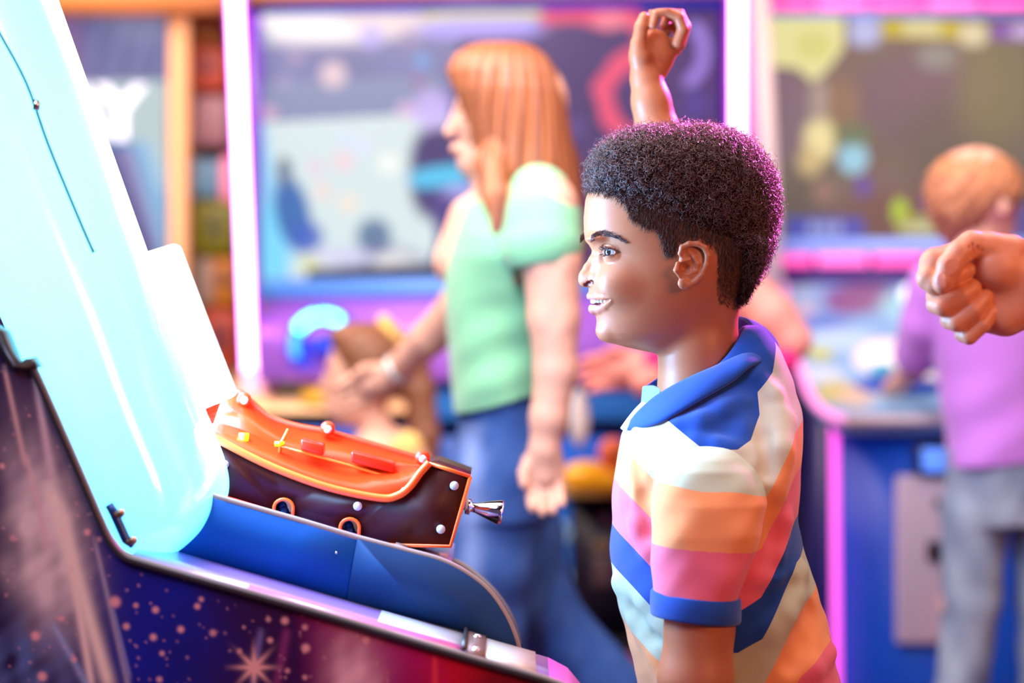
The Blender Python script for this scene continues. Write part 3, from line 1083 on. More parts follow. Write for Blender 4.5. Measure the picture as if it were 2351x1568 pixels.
def build_shirt(root):
    LL = BS.L
    ts = SDF((1370, 720, -320), (1990, 1860, 330), 3.5)
    lv = [(742, 1700, 1745, 40), (770, 1665, 1768, 75), (800, 1630, 1788, 98), (840, 1580, 1808, 122), (880, 1520, 1824, 150), (920, 1478, 1833, 182), (960, 1447, 1838, 218),
          (1000, 1428, 1838, 250), (1040, 1420, 1835, 278), (1080, 1415, 1832, 288), (1130, 1409, 1829, 285), (1200, 1404, 1830, 275), (1280, 1401, 1848, 268), (1340, 1406, 1868, 268),
          (1400, 1424, 1888, 270), (1460, 1442, 1904, 272), (1568, 1463, 1927, 275), (1700, 1485, 1950, 278), (1840, 1495, 1960, 280)]
    ts.stack(lv, 0, pf=2.3, pb=2.5)
    ts.blur(3)
    # neck opening
    ts.cap((1605, 700, 0), (1603, 880, 0), 112, 96, 10, 'sub')
    ts.cap((1560, 880, 0), (1470, 930, 0), 70, 26, 12, 'sub')
    # folds
    def fold(pts, r, amp, mode='add', k=14):
        ts.chain([(np.array(LL(a, b, w)), r) for a, b, w in pts], k, mode)
    def onsurf(px, py):
        for w in np.arange(-330.0, 200.0, 2.0):
            p = LL(px, py, w)
            i, j, k = [int(round((p[a] - ts.lo[a]) / ts.h)) for a in range(3)]
            if 0 <= i < ts.n[0] and 0 <= j < ts.n[1] and 0 <= k < ts.n[2] and ts.F[i, j, k] < 0:
                return np.array(p)
        return np.array(LL(px, py, 0))
    def ridge(pts, r=10, depth=4, k=14, mode='add'):
        r, k, depth = r * 1.7, 26, depth * 0.8
        q = []
        for i, (a, b) in enumerate(pts):
            p = onsurf(a, b)
            e = math.sin(math.pi * (i + 0.6) / (len(pts) + 0.2))
            if mode == 'add':
                p[2] += r - depth * e
            else:
                p[2] += -r + depth * e
            q.append((p, r))
        ts.chain(q, k, mode)
    pts_r = [([(1800, 1200), (1770, 1270), (1730, 1330), (1690, 1370)], 12, 6, 'add'), ([(1835, 1310), (1780, 1345), (1720, 1395), (1680, 1410)], 12, 7, 'add'),
             ([(1815, 1375), (1800, 1420), (1770, 1450), (1690, 1470)], 14, 8, 'add'), ([(1825, 1340), (1770, 1375), (1715, 1415)], 9, 5, 'sub'),
             ([(1900, 1500), (1860, 1540), (1800, 1568)], 14, 6, 'add'), ([(1445, 1400), (1490, 1470), (1530, 1530)], 10, 6, 'sub'),
             ([(1425, 1340), (1470, 1430), (1515, 1500), (1530, 1560)], 12, 6, 'add'), ([(1440, 1130), (1470, 1200), (1495, 1260)], 12, 5, 'add'),
             ([(1470, 1000), (1480, 1080), (1485, 1150)], 14, 5, 'add'), ([(1455, 1060), (1470, 1140), (1485, 1220)], 8, 4, 'sub'),
             ([(1735, 870), (1775, 910), (1800, 960)], 12, 6, 'add'), ([(1735, 930), (1760, 1000), (1770, 1080)], 10, 5, 'sub'),
             ([(1790, 960), (1795, 1040), (1780, 1130)], 14, 5, 'add'), ([(1765, 1150), (1790, 1220), (1785, 1290)], 10, 5, 'sub'),
             ([(1560, 985), (1610, 975), (1660, 950), (1700, 930)], 12, 5, 'add'), ([(1600, 1015), (1650, 1025), (1695, 1040)], 9, 4, 'add'),
             ([(1870, 1400), (1850, 1460), (1820, 1510)], 14, 6, 'sub')]
    for p, r, dd, mo in pts_r:
        ridge(p, r, dd, 14, mo)
    ts.blur(4)
    ts.disp(lambda X, Y, Z: 1.6 * np.sin(X / 47 + Y / 61 + np.sin(Z / 50)) + 1.0 * np.sin(Y / 23 - X / 37 + Z / 60) + 1.6 * np.sin((Y + 0.7 * X) / 17 + np.sin(X / 33)) * np.sin(X / 44 + Y / 90))
    ts.cut(lambda X, Y, Z: Y - 1840 + 0 * X + 0 * Z)
    ts.stack([(1700, 1510, 1930, 250), (1850, 1515, 1940, 255)], 0, 'sub')
    cols8 = [C_BLUE, C_CREAM, C_ORANGE, C_PINK, C_BLUE, C_SAGE, C_ORANGE, C_PINK]
    bd = [-370, -208, -112, 0, 95, 205, 345]
    lo, hi = -600.0, 700.0
    rp = [(0.0, cols8[0])] + [((b - lo) / (hi - lo), c) for b, c in zip(bd, cols8[1:])]

    def fattr(V):
        # pattern laid on the cloth in the plane of its side panels
        px = CX + (V[:, 0] - CX) / (1 + V[:, 2] * 0 - 230 / F)
        py = CY + (V[:, 1] - CY) / (1 - 230 / F)
        T = py - np.interp(px, SX, SY) + 4 * np.sin(px / 37)
        T = np.maximum(T, np.minimum(-368 + 1.2 * (px - np.interp(py, [800, 860, 905, 955, 1055], [1800, 1786, 1746, 1748, 1700])), -300))
        return (T - lo) / (hi - lo)
    m = mat('striped_pique_torso', (1, 1, 1), rough=0.92, attr='T', ramp=rp, bump=0.45, bscale=1500, sheen=0.25, spec=0.12)
    shirt = sdf_obj('polo_shirt', ts, BS, m, root, fattr=fattr)
    # sleeves
    def row(py, f, b, hw, wc):
        k = 1 + (wc - hw * 0.5) / F
        return (CY + (py - CY) * k, CX + (f - CX) * k, CX + (b - CX) * k, hw, None, wc)
    sl = SDF((1440, 930, -460), (1800, 1400, -130), 3.0)
    lv = [row(1022, 1590, 1665, 40, -215), row(1034, 1562, 1692, 66, -228), row(1050, 1535, 1712, 86, -240), row(1080, 1510, 1738, 104, -252), row(1120, 1500, 1756, 112, -262), row(1160, 1499, 1764, 116, -275),
          row(1230, 1499, 1752, 114, -292), row(1300, 1500, 1728, 108, -304), row(1360, 1501, 1706, 100, -312), row(1400, 1502, 1697, 95, -316), row(1425, 1503, 1691, 92, -318)]
    sl.stack(lv, 0, pf=2.4, pb=2.3)
    sl.blur(2)
    sl.disp(lambda X, Y, Z: 2.2 * np.sin(X / 31 + Y / 47 + np.sin(Y / 40)) + 1.5 * np.sin((Y + 0.5 * X) / 15 + np.sin(X / 30)) * np.sin(X / 40 + 1) + 1.2 * np.sin((Y - 0.8 * X) / 19))
    k = 1 + (-360) / F
    hem = CY + (1425 - CY) * k
    sl.cut(lambda X, Y, Z: Y - (hem + (X - 1580) * 0.08) + 0 * Z)
    sl.cap((1598 * 1.0 - 24, hem - 60, -318), (1598 - 24, hem + 60, -318), 84, 84, 0, 'sub')
    rs = [(0.0, C_SAGE), (0.3, C_ORANGE), (0.6, C_PINK)]

    def fa2(V):
        py = CY + (V[:, 1] - CY) / k
        px = CX + (V[:, 0] - CX) / k
        b1 = py - (1112 + (px - 1500) * 0.11 + 3 * np.sin(px / 25))
        b2 = py - (1250 + (px - 1500) * 0.075)
        return np.where(b1 < 0, 0.3 + b1 * 0.001, np.where(b2 < 0, np.minimum(0.3 + b1 * 0.002, 0.6 + b2 * 0.001), 0.6 + np.minimum(b2 * 0.001, 0.3)))
    m2 = mat('striped_pique_sleeve', (1, 1, 1), rough=0.92, attr='T', ramp=rs, bump=0.45, bscale=1500, sheen=0.25, spec=0.12)
    slo = sdf_obj('sleeve', sl, BS, m2, shirt, fattr=fa2)
    # ribbed cuff
    cy = CY + (1398 - CY) * k
    ang = np.linspace(0, 2 * math.pi, 120, endpoint=False)
    ring = []
    for yy, g in ((-26, 1.0), (-22, 3.5), (0, 4.5), (22, 4.0), (27, 2.0), (27, -6.0), (0, -8), (-26, -8.0)):
        x = 1573 + (94.5 + g) * np.cos(ang)
        z = -318 + (95 + g) * np.sin(ang)
        ring.append(np.stack([x, cy + yy + (x - 1580) * 0.10, z], 1))
    R_ = np.concatenate(ring)
    nr_ = len(ring)
    qs = []
    for i in range(nr_):
        for j in range(120):
            qs.append([i * 120 + j, i * 120 + (j + 1) % 120, ((i + 1) % nr_) * 120 + (j + 1) % 120, ((i + 1) % nr_) * 120 + j])
    mesh_obj('cuff', BS.W(R_), np.array(qs), M_BLUEKNIT, slo, True)
    # far sleeve, lifted with the raised arm
    fs = SDF((1480, 560, 120), (1800, 1120, 460), 4)
    fs.chain([((1620, 1050, 215), 110), ((1625, 930, 270), 95), ((1618, 720, 300), 82)], 20)
    fs.cut(lambda X, Y, Z: 770 - Y + 0 * X + 0 * Z)
    sdf_obj('sleeve', fs, BS, mat('sage_pique', C_SAGE, rough=0.92, spec=0.1), shirt)
    # collar: folded flap with its stand
    nt = [(1688, 728, 95), (1712, 734, 60), (1728, 758, 10), (1728, 788, -48), (1700, 812, -88), (1650, 836, -112), (1590, 862, -116), (1530, 893, -104), (1486, 925, -84), (1452, 960, -58)]
    nb = [(1735, 742, 130), (1768, 766, 70), (1790, 802, 0), (1772, 826, -70)]
    for a, b in ((1726, 842), (1684, 876), (1630, 908), (1568, 944), (1508, 974)):
        q = onsurf(a, b)
        nb.append((a, b, q[2] - 12))
    nb.append((1440, 990, -92))
    def Ls(ps):
        return [LL(*p) for p in ps]
    col = sheet('collar', Ls(nt), Ls(nb), BS, M_BLUEKNIT, shirt, thick=0.005, bulge=16)
    ni = [(a + (4 if i < 4 else 2), b + 42, w * 0.82) for i, (a, b, w) in enumerate(nt)]
    sheet('collar_stand', Ls(nt), Ls(ni), BS, M_BLUEKNIT, col, thick=0.003)
    ft = [(1688, 728, 95), (1650, 770, 120), (1590, 818, 122), (1535, 850, 104), (1502, 872, 80), (1484, 884, 60)]
    fb = [(1735, 742, 130), (1690, 820, 180), (1620, 870, 190), (1560, 900, 170), (1520, 915, 120), (1500, 925, 80)]
    sheet('collar_flap', Ls(ft), Ls(fb), BS, M_BLUEKNIT, col, thick=0.003)
    # open placket with its pale inside and edge
    sheet('placket', Ls([(1476, 886, 40), (1500, 884, 10), (1518, 893, -30)]), Ls([(1472, 935, 40), (1492, 940, 10), (1512, 944, -40)]), BS, mat('grey_placket_lining', (0.20, 0.27, 0.30), rough=0.9), shirt, thick=0.0025)
    sheet('collar_edge', Ls([(1476, 922, -55), (1458, 940, -60), (1440, 962, -70), (1424, 984, -78)]), Ls([(1490, 930, -72), (1470, 950, -76), (1452, 972, -84), (1440, 992, -90)]), BS,
          mat('white_collar_edge', (0.85, 0.88, 0.9), rough=0.9), col, thick=0.004)
    # shorts, socks, shoes (below the frame)
    bt = SDF((1380, 1760, -330), (2010, 3400, 330), 10)
    bt.chain([((1720, 1830, -60), 170), ((1720, 1830, 60), 170)], 30)
    for s in (-1, 1):
        bt.chain([((1715, 1900, s * 100), 150), ((1700, 2420, s * 120), 125)], 30)
    bt.cut(lambda X, Y, Z: 1790 - Y + 0 * X + 0 * Z)
    bt.cut(lambda X, Y, Z: Y - 2450 + 0 * X + 0 * Z)
    sdf_obj('shorts', bt, BS, mat('navy_shorts', (0.02, 0.03, 0.08), rough=0.9), root)
    for s in (-1, 1):
        sh = SDF((1460, 3200, s * 125 - 90), (1790, 3360, s * 125 + 90), 7)
        sh.chain([((1700, 3300, s * 122), 62), ((1545, 3318, s * 132), 50)], 20)
        sh.cut(lambda X, Y, Z: Y - FLOORV + 0 * X + 0 * Z)
        sdf_obj('shoe', sh, BS, mat('white_shoe', (0.7, 0.7, 0.72), rough=0.6), root)

# ------------------------------------------------------------------ generic head for the people further back
def small_head(sd, c, R, face, k=6, jaw=1.0, nose=True):
    """c centre of the skull (local), R head height/2, face = unit vector (u,w) the face looks along"""
    fx, fz = face
    c = np.asarray(c, float)
    s = R / 100.0

    def q(f, d, l):      # forward, down, left
        return c + np.array([fx * f - fz * l, d, fz * f + fx * l]) * s
    sd.ell(q(-10, -18, 0), np.array([86, 80, 72]) * s if abs(fx) > 0.7 else np.array([74, 80, 84]) * s, k)
    sd.chain([(q(22, 20, 0), 58 * s), (q(30, 58, 0), 42 * s * jaw)], 22 * s)
    sd.ell(q(52, 78, 0), (22 * s, 18 * s, 24 * s), 18 * s)
    if nose:
        sd.chain([(q(74, 0, 0), 8 * s), (q(88, 28, 0), 9 * s)], 9 * s)
        sd.chain([(q(72, 54, -16), 6 * s), (q(78, 54, 0), 8 * s), (q(72, 54, 16), 6 * s)], 6 * s)
        for l in (-1, 1):
            sd.ell(q(68, 2, l * 28), (14 * s, 10 * s, 14 * s), 10 * s, 'sub')
            sd.ell(q(60, 4, l * 27), (13 * s, 12 * s, 13 * s), 3 * s)
            sd.ell(q(-2, 12, l * 72), (14 * s, 26 * s, 9 * s) if abs(fx) > 0.7 else (9 * s, 26 * s, 14 * s), 4 * s)
    return q


def hand(sd, wrist, tip_dir, side, r, k=3, curl=0.5):
    """relaxed hand: palm and five tapering fingers. tip_dir/side unit vectors, r = palm half width"""
    w = np.asarray(wrist, float)
    t = np.asarray(tip_dir, float)
    t /= np.linalg.norm(t)
    sx = np.asarray(side, float)
    sx -= t * (sx @ t)
    sx /= np.linalg.norm(sx)
    n = np.cross(t, sx)
    sd.chain([(w, r * 0.66), (w + t * r * 1.2, r * 0.62)], r * 0.5)
    for i, (o, ln) in enumerate(((-0.75, 1.55), (-0.26, 1.75), (0.24, 1.65), (0.7, 1.3))):
        b = w + t * r * 1.15 + sx * o * r
        sd.cap(w + t * r * 0.4 + sx * o * r * 0.7, b, r * 0.42, r * 0.32, r * 0.3)
        p1 = b + t * r * ln * 0.45 + n * r * curl * 0.35
        p2 = p1 + t * r * ln * 0.36 + n * r * curl * 0.55
        p3 = p2 + t * r * ln * 0.20 + n * r * curl * 0.7
        sd.chain([(b, r * 0.28), (p1, r * 0.25), (p2, r * 0.23), (p3, r * 0.19)], k * 0.6)
    tb = w + t * r * 0.35 - sx * r * 0.75
    sd.chain([(tb, r * 0.36), (tb + t * r * 0.6 - sx * r * 0.35 + n * r * 0.3, r * 0.27), (tb + t * r * 1.15 - sx * r * 0.35 + n * r * 0.6, r * 0.21)], k)


def skin_cols(base, amp=0.05):
    b = np.array(base)
    return lambda V: np.tile(b, (len(V), 1)) * (1 + amp * vnoise(V, 40, 3)[:, None])


def shoe(sp, parent, u, w, v0, fx, material, size=1.0):
    sd = SDF((u - 150 * size, v0 - 80 * size, w - 70 * size), (u + 150 * size, v0 + 10, w + 70 * size), 6)
    sd.chain([((u - fx * 35 * size, v0 - 35 * size, w), 36 * size), ((u + fx * 85 * size, v0 - 22 * size, w), 30 * size)], 14)
    sd.cut(lambda X, Y, Z: Y - v0 + 0 * X + 0 * Z)
    sdf_obj('shoe', sd, sp, material, parent)


def build_woman():
    sp = Space(3.55)
    FV = sp.floor_v()
    root = empty('person', (float((1150 - CX) / sp.S), sp.d0, 0), 'woman with long auburn hair in a mint green t-shirt and blue jeans, reaching out', 'person')
    M = skin_mat('skin_fair', 'eeb79c', 0.5)
    L = sp.L
    sd = SDF((700, 70, -330), (1460, FV + 5, 700), 5.0)
    # head faces left; skull mostly under hair
    q = small_head(sd, L(1162, 262, 0), 148, (-1, 0), k=10)
    sd.chain([(L(1140, 350, 0), 62), (L(1150, 500, 0), 60)], 20)
    # trunk hidden by clothes
    sd.chain([(L(1150, 560, 0), 92), (L(1140, 780, 0), 92), (L(1155, 980, 0), 92)], 30)
    sd.chain([(L(1080, 500, 0), 50), (L(1060, 600, 0), 66)], 30)
    # near arm down
    na = [(L(1262, 470, -250), 62), (L(1266, 600, -268), 64), (L(1272, 730, -275), 56), (L(1276, 850, -280), 46), (L(1260, 960, -285), 40), (L(1250, 1030, -285), 33)]
    sd.chain(na, 16)
    hand(sd, L(1250, 1040, -285), (0.02, 1, 0.0), (1, 0, 0.1), 44, curl=0.6)
    # far arm reaching forward, down and away to the girl
    fa = [(L(1110, 570, 190), 58), (L(1060, 700, 260), 52), (L(985, 775, 340), 45), (L(910, 850, 440), 34)]
    sd.chain(fa, 16)
    hand(sd, L(890, 868, 450), (-1, 0.35, 0.1), (0.2, 0.8, 0.3), 44, curl=0.35)
    for s in (-1, 1):
        sd.chain([(L(1150, 1080, s * 80), 84), (L(1120 if s < 0 else 1230, 1400, s * 95), 58), (L(1118 if s < 0 else 1380, 1570, s * 95), 52), (L(1108 if s < 0 else 1650, FV - 420, s * 97), 42), (L(1100 if s < 0 else 1690, FV - 70, s * 98), 38)], 20)
    mesh = sdf_obj('body', sd, sp, M, root, colf=skin_cols(SKC['pale']))
    # t-shirt
    ts = SDF((960, 360, -360), (1420, 990, 330), 5.0)
    lv = [(452, 1090, 1215, 60), (470, 1072, 1262, 150), (500, 1062, 1300, 215), (540, 1045, 1312, 245), (590, 1028, 1316, 250), (640, 1022, 1300, 232), (700, 1024, 1284, 215), (780, 1028, 1272, 205),
          (860, 1032, 1268, 210), (960, 1046, 1262, 222)]
    ts.stack(lv, 0, pf=2.2, pb=2.3)
    ts.blur(2)
    # sleeve of the near arm
    ts.chain([(L(1240, 450, -205), 70), (L(1246, 500, -240), 80), (L(1246, 560, -262), 86)], 18)
    ts.chain([(L(1120, 500, 170), 74), (L(1090, 620, 220), 76)], 22)
    ts.cap(L(1250, 642, -264), L(1250, 780, -266), 74, 74, 4, 'sub')
    ts.cap((1140, 380, 0), (1140, 470, 0), 80, 70, 12, 'sub')
    ts.disp(lambda X, Y, Z: 3.0 * np.sin(Y / 17 + X / 60 + np.sin(Z / 50)) * np.clip((Y - 640) / 150, 0, 1) * np.sin(X / 70 + 1) + 2 * np.sin(X / 31 - Y / 44))
    ts.cut(lambda X, Y, Z: Y - (948 - (X - 1045) * 0.28) + 0 * Z)
    # sleeve hem
    V, Q = ts.extract()
    sdf_obj('t_shirt', ts, sp, mat('mint_jersey', '8cd6a4', rough=0.9, spec=0.1, sheen=0.3), root)
    # jeans
    js = SDF((880, 860, -300), (1760, FV - 60, 300), 7.0)
    js.stack([(880, 1045, 1262, 190), (980, 1052, 1275, 200), (1080, 1046, 1278, 205), (1180, 1040, 1262, 200)], 0)
    js.chain([(L(1140, 1120, -95), 112), (L(1120, 1300, -100), 100), (L(1118, 1560, -95), 80), (L(1108, FV - 330, -95), 66), (L(1100, FV - 90, -95), 60)], 30)
    js.chain([(L(1170, 1150, 95), 112), (L(1230, 1400, 95), 92), (L(1380, 1570, 95), 84), (L(1600, 1800, 100), 66), (L(1690, FV - 300, 100), 58)], 30)
    js.disp(lambda X, Y, Z: 2.5 * np.sin(Y / 21 + np.sin(X / 33) * 1.5 + Z / 60) * np.sin(X / 39))

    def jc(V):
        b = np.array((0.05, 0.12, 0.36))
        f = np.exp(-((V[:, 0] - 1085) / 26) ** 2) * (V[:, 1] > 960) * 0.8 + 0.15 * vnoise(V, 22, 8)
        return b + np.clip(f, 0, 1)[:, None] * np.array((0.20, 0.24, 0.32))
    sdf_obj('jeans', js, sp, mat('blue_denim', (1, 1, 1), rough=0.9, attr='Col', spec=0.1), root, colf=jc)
    # long hair: crown and a sheet over the back and shoulder, plus a front lock
    hs = SDF((985, 75, -240), (1400, 700, 240), 4.0)
    lv = [(96, 1110, 1190, 45), (108, 1072, 1226, 88), (130, 1040, 1254, 118), (165, 1026, 1276, 138), (210, 1034, 1292, 148), (260, 1056, 1302, 150), (320, 1075, 1312, 150), (380, 1095, 1322, 150),
          (420, 1105, 1330, 145), (450, 1112, 1336, 130), (500, 1130, 1330, 100, 1260), (540, 1150, 1318, 60, 1260)]
    hs.stack(lv, 0, pf=2.2, pb=2.2)
    hs.blur(2)
    # open the face
    hs.cut(lambda X, Y, Z: np.interp(Y, [80, 140, 160, 230, 330, 430, 500], [900, 985, 1024, 1056, 1082, 1098, 1110]) - X - 0.0 * Z)
    hs.chain([((1128, 380, -128), 40), ((1146, 460, -200), 32), ((1156, 530, -250), 25), ((1172, 600, -258), 20), ((1184, 645, -246), 12)], 22)
    hs.chain([((1130, 400, 100), 40), ((1150, 500, 130), 34), ((1160, 560, 150), 20)], 20)
    hs.chain([((1270, 380, 40), 60), ((1292, 560, 60), 52), ((1290, 680, 60), 30)], 24)
    hs.disp(lambda X, Y, Z: 2.2 * np.sin(np.arctan2(Z, X - 1170 + 0.08 * (Y - 90)) * 26) + 1.5 * np.sin(np.arctan2(Z, X - 1170) * 47 + 1) + 0 * Y)

    def hc(V):
        a = np.arctan2(V[:, 2], V[:, 0] - 1170 + 0.08 * (V[:, 1] - 90))
        f = 0.5 + 0.28 * np.sin(a * 26 + 0.6) + 0.22 * np.sin(a * 61 + V[:, 1] / 160)
        f = np.clip(f, 0, 1)[:, None]
        return np.array((0.18, 0.045, 0.018)) * (1 - f) + np.array((0.60, 0.22, 0.09)) * f
    sdf_obj('hair', hs, sp, mat('auburn_hair', (1, 1, 1), rough=0.42, attr='Col', spec=0.5), root, colf=hc)
    # bracelet on the reaching wrist
    a, b = np.array(L(916, 845, 432)), np.array(L(890, 866, 452))
    d = (b - a) / np.linalg.norm(b - a)
    pts = [a + d * t for t in (-6, -2, 14, 20)]
    g = g_tube([sp.W(p) for p in pts], [34 / sp.S, 40 / sp.S, 40 / sp.S, 34 / sp.S], 24)
    mesh_obj('bracelet', g[0], g[1], mat('silver_band', (0.8, 0.78, 0.72), rough=0.3, metal=0.4), root, True)
    for u, w, fx in ((1100, -95, -1), (1700, 98, -1)):
        shoe(sp, root, u, w * 1.0, FV, fx, mat('white_shoe', (0.7, 0.7, 0.72), rough=0.6), 1.1)


def build_girl():
    sp = Space(4.25)
    FV = sp.floor_v()
    root = empty('person', (float((870 - CX) / sp.S), sp.d0, 0), 'little girl with brown pigtail and yellow scrunchie behind the orange box', 'person')
    L = sp.L
    M = skin_mat('skin_fair', 'eeb79c', 0.5)
    sd = SDF((640, 710, -240), (1100, FV + 5, 260), 4.5)
    small_head(sd, L(838, 862, 0), 112, (-1, 0), k=8, jaw=1.15)
    sd.chain([(L(850, 940, 0), 40), (L(868, 1010, 0), 40)], 14)
    sd.stack([(985, 830, 930, 60), (1020, 800, 965, 110), (1100, 800, 980, 120), (1250, 795, 985, 112), (1400, 790, 990, 118)], 14)
    sd.chain([(L(940, 1040, -105), 36), (L(990, 1140, -120), 30), (L(900, 1240, -130), 26), (L(800, 1250, -120), 22)], 12)
    hand(sd, L(800, 1250, -120), (-1, 0.1, 0), (0, 0.4, 1), 26)
    sd.chain([(L(860, 1040, 105), 36), (L(800, 1120, 130), 30), (L(720, 1120, 140), 24)], 12)
    hand(sd, L(715, 1120, 140), (-1, 0.1, 0), (0, 0.4, 1), 26)
    for s in (-1, 1):
        sd.chain([(L(890, 1400, s * 60), 62), (L(885, FV - 260, s * 60), 44), (L(885, FV - 50, s * 60), 32)], 18)
    sdf_obj('body', sd, sp, M, root, colf=skin_cols((0.84, 0.47, 0.33)))
    hs = SDF((715, 715, -140), (1040, 1130, 140), 4.0)
    hs.stack([(736, 800, 860, 35), (746, 772, 888, 62), (764, 752, 910, 84), (800, 760, 932, 96), (840, 778, 936, 98), (880, 800, 930, 92), (915, 850, 918, 66)], 0, pf=2.4, pb=2.2)
    hs.blur(1)
    hs.ell((752, 870, 0), (66, 88, 88), 10, 'sub')
    hs.chain([((905, 790, 0), 36), ((950, 820, 0), 34), ((962, 900, 0), 36), ((975, 1000, -10), 34), ((985, 1090, -20), 18)], 14)
    hs.disp(lambda X, Y, Z: 1.6 * np.sin(Y / 6 + X / 9) + 0 * Z)
    sdf_obj('hair', hs, sp, mat('light_brown_hair', '8a5a3c', rough=0.5, vary=0.3, vscale=40), root)
    sc_ = SDF((860, 715, -70), (960, 840, 70), 3.0)
    for k in range(12):
        a = k * math.pi / 6
        sc_.ell((905 + 24 * math.cos(a) + 5 * math.sin(a), 765 + 32 * math.cos(a) * 0.9, 36 * math.sin(a)), (15, 15, 15), 4)
    sdf_obj('scrunchie', sc_, sp, mat('yellow_satin', 'f2c56a', rough=0.6), root)
    ds = SDF((740, 975, -200), (1060, 1720, 200), 5.0)
    ds.stack([(1000, 850, 935, 70), (1025, 812, 968, 112), (1100, 790, 990, 130), (1250, 785, 995, 126), (1450, 760, 1010, 150), (1640, 740, 1030, 175)], 0)
    ds.blur(1)
    ds.ell((940, 1025, -110), (38, 42, 34), 12)
    ds.ell((860, 1025, 110), (38, 42, 34), 12)
    ds.cap((855, 960, 0), (855, 1030, 0), 62, 50, 8, 'sub')
    ds.disp(lambda X, Y, Z: 2.5 * np.sin(np.arctan2(Z, X - 885) * 14) * np.clip((Y - 1050) / 200, 0.3, 1))
    sdf_obj('yellow_top', ds, sp, mat('yellow_cotton', 'f7cf7a', rough=0.85, vary=0.15, vscale=12), root)
    for s in (-1, 1):
        shoe(sp, root, 880, s * 60, FV, -1, mat('white_shoe', (0.7, 0.7, 0.72), rough=0.6), 0.8)


def build_redhead():
    sp = Space(4.02)
    FV = sp.floor_v()
    root = empty('person', (float((2260 - CX) / sp.S), sp.d0, 0), 'red-haired boy in a lilac t-shirt and grey jeans, leaning on the map table', 'person')
    L = sp.L
    M = skin_mat('skin_fair', 'eeb79c', 0.5)
    sd = SDF((1990, 330, -230), (2640, FV + 5, 660), 5.0)
    fx, fz = 0.86, 0.5
    small_head(sd, L(2250, 452, 0), 116, (fx, fz), k=8)
    sd.chain([(L(2232, 500, 0), 56), (L(2246, 600, 0), 58)], 16)
    sd.chain([(L(2270, 700, 0), 110), (L(2280, 1000, 0), 105)], 40)
    # left arm to the wheel: the visible forearm and hand
    sd.chain([(L(2140, 680, -20), 46), (L(2112, 800, 60), 40), (L(2096, 846, 240), 33), (L(2078, 868, 420), 28)], 12)
    hand(sd, L(2076, 870, 430), (-0.25, 0.25, 0.8), (1, 0, 0), 30, curl=0.5)
    sd.chain([(L(2400, 690, 40), 46), (L(2430, 800, 160), 40), (L(2360, 860, 400), 29)], 12)
    hand(sd, L(2360, 860, 410), (-0.5, 0.2, 0.7), (0, 1, 0), 28, curl=0.5)
    for s in (-1, 1):
        sd.chain([(L(2312 + s * 76, 1120, s * 18), 50), (L(2305 + s * 100, 1380, s * 20), 42), (L(2300 + s * 108, FV - 300, s * 20), 36), (L(2300 + s * 110, FV - 60, s * 20), 32)], 20)
    sdf_obj('body', sd, sp, M, root, colf=skin_cols((0.90, 0.50, 0.36)))
    hs = SDF((2100, 320, -150), (2390, 600, 150), 3.5)
    hs.ell((2238, 436, 0), (114, 94, 100), 6)
    hs.ell((2210, 470, -6), (80, 76, 84), 14)
    hs.chain([((2180, 500, 0), 40), ((2200, 540, 0), 36)], 14)
    hs.ell((2330, 500, 40), (78, 78, 100), 8, 'sub')
    hs.ell((2290, 520, -80), (46, 60, 60), 8, 'sub')
    hs.ell((2240, 600, -10), (70, 40, 90), 10, 'sub')
    hs.disp(lambda X, Y, Z: 3.5 * np.sin(X / 7 + np.sin(Z / 6)) * np.sin(Y / 8 + Z / 11) + 1.5 * np.sin(X / 3.3 + Y / 4))

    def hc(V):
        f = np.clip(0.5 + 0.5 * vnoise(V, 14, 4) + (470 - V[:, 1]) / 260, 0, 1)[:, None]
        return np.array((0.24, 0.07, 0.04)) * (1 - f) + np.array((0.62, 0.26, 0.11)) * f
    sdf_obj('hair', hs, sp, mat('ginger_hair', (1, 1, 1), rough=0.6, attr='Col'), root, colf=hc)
    gl = [g_tube([sp.W(p) for p in ((2292, 462, -84), (2322, 456, -62), (2352, 458, -34))], 3 / sp.S, 6)]
    v, f = join(gl)
    mesh_obj('glasses', v, f, mat('dark_frame', (0.03, 0.02, 0.03), rough=0.4), root, True)
    ts = SDF((2040, 560, -220), (2520, 1090, 260), 4.5)
    ts.stack([(588, 2180, 2320, 50, None, 0), (604, 2140, 2370, 88, None, 0), (630, 2118, 2410, 112, None, 0), (680, 2110, 2430, 126, None, 0), (760, 2130, 2430, 128, None, 0), (860, 2150, 2420, 122, None, 0),
              (960, 2168, 2415, 122, None, 0), (1064, 2180, 2412, 126, None, 0)], 0, pf=2.3, pb=2.3)
    ts.chain([(L(2140, 655, -20), 56), (L(2126, 740, 10), 56), (L(2106, 812, 80), 54)], 14)
    ts.chain([(L(2400, 660, 40), 56), (L(2415, 790, 90), 54)], 14)
    ts.cap(L(2100, 850, 150), L(2092, 890, 260), 44, 44, 2, 'sub')
    ts.cap((2246, 540, 0), (2246, 600, 0), 60, 52, 8, 'sub')
    ts.disp(lambda X, Y, Z: 3.5 * np.sin((Y + 0.35 * (X - 2280)) / 24 + np.sin(X / 60)) * np.clip((Y - 800) / 160, 0, 1) + 2 * np.sin(X / 37 + Y / 71))
    ts.cut(lambda X, Y, Z: Y - (1072 - (X - 2180) * 0.12) + 0 * Z)
    sdf_obj('t_shirt', ts, sp, mat('lilac_jersey', 'ba7ad6', rough=0.9, spec=0.1, sheen=0.3), root)
    js = SDF((2060, 1020, -170), (2560, FV - 60, 190), 6.0)
    js.stack([(1030, 2172, 2420, 112), (1120, 2168, 2430, 118), (1200, 2175, 2430, 112)], 0)
    js.chain([(L(2238, 1180, -20), 78), (L(2230, 1380, -20), 66), (L(2205, 1600, -20), 58), (L(2190, FV - 120, -20), 54)], 16)
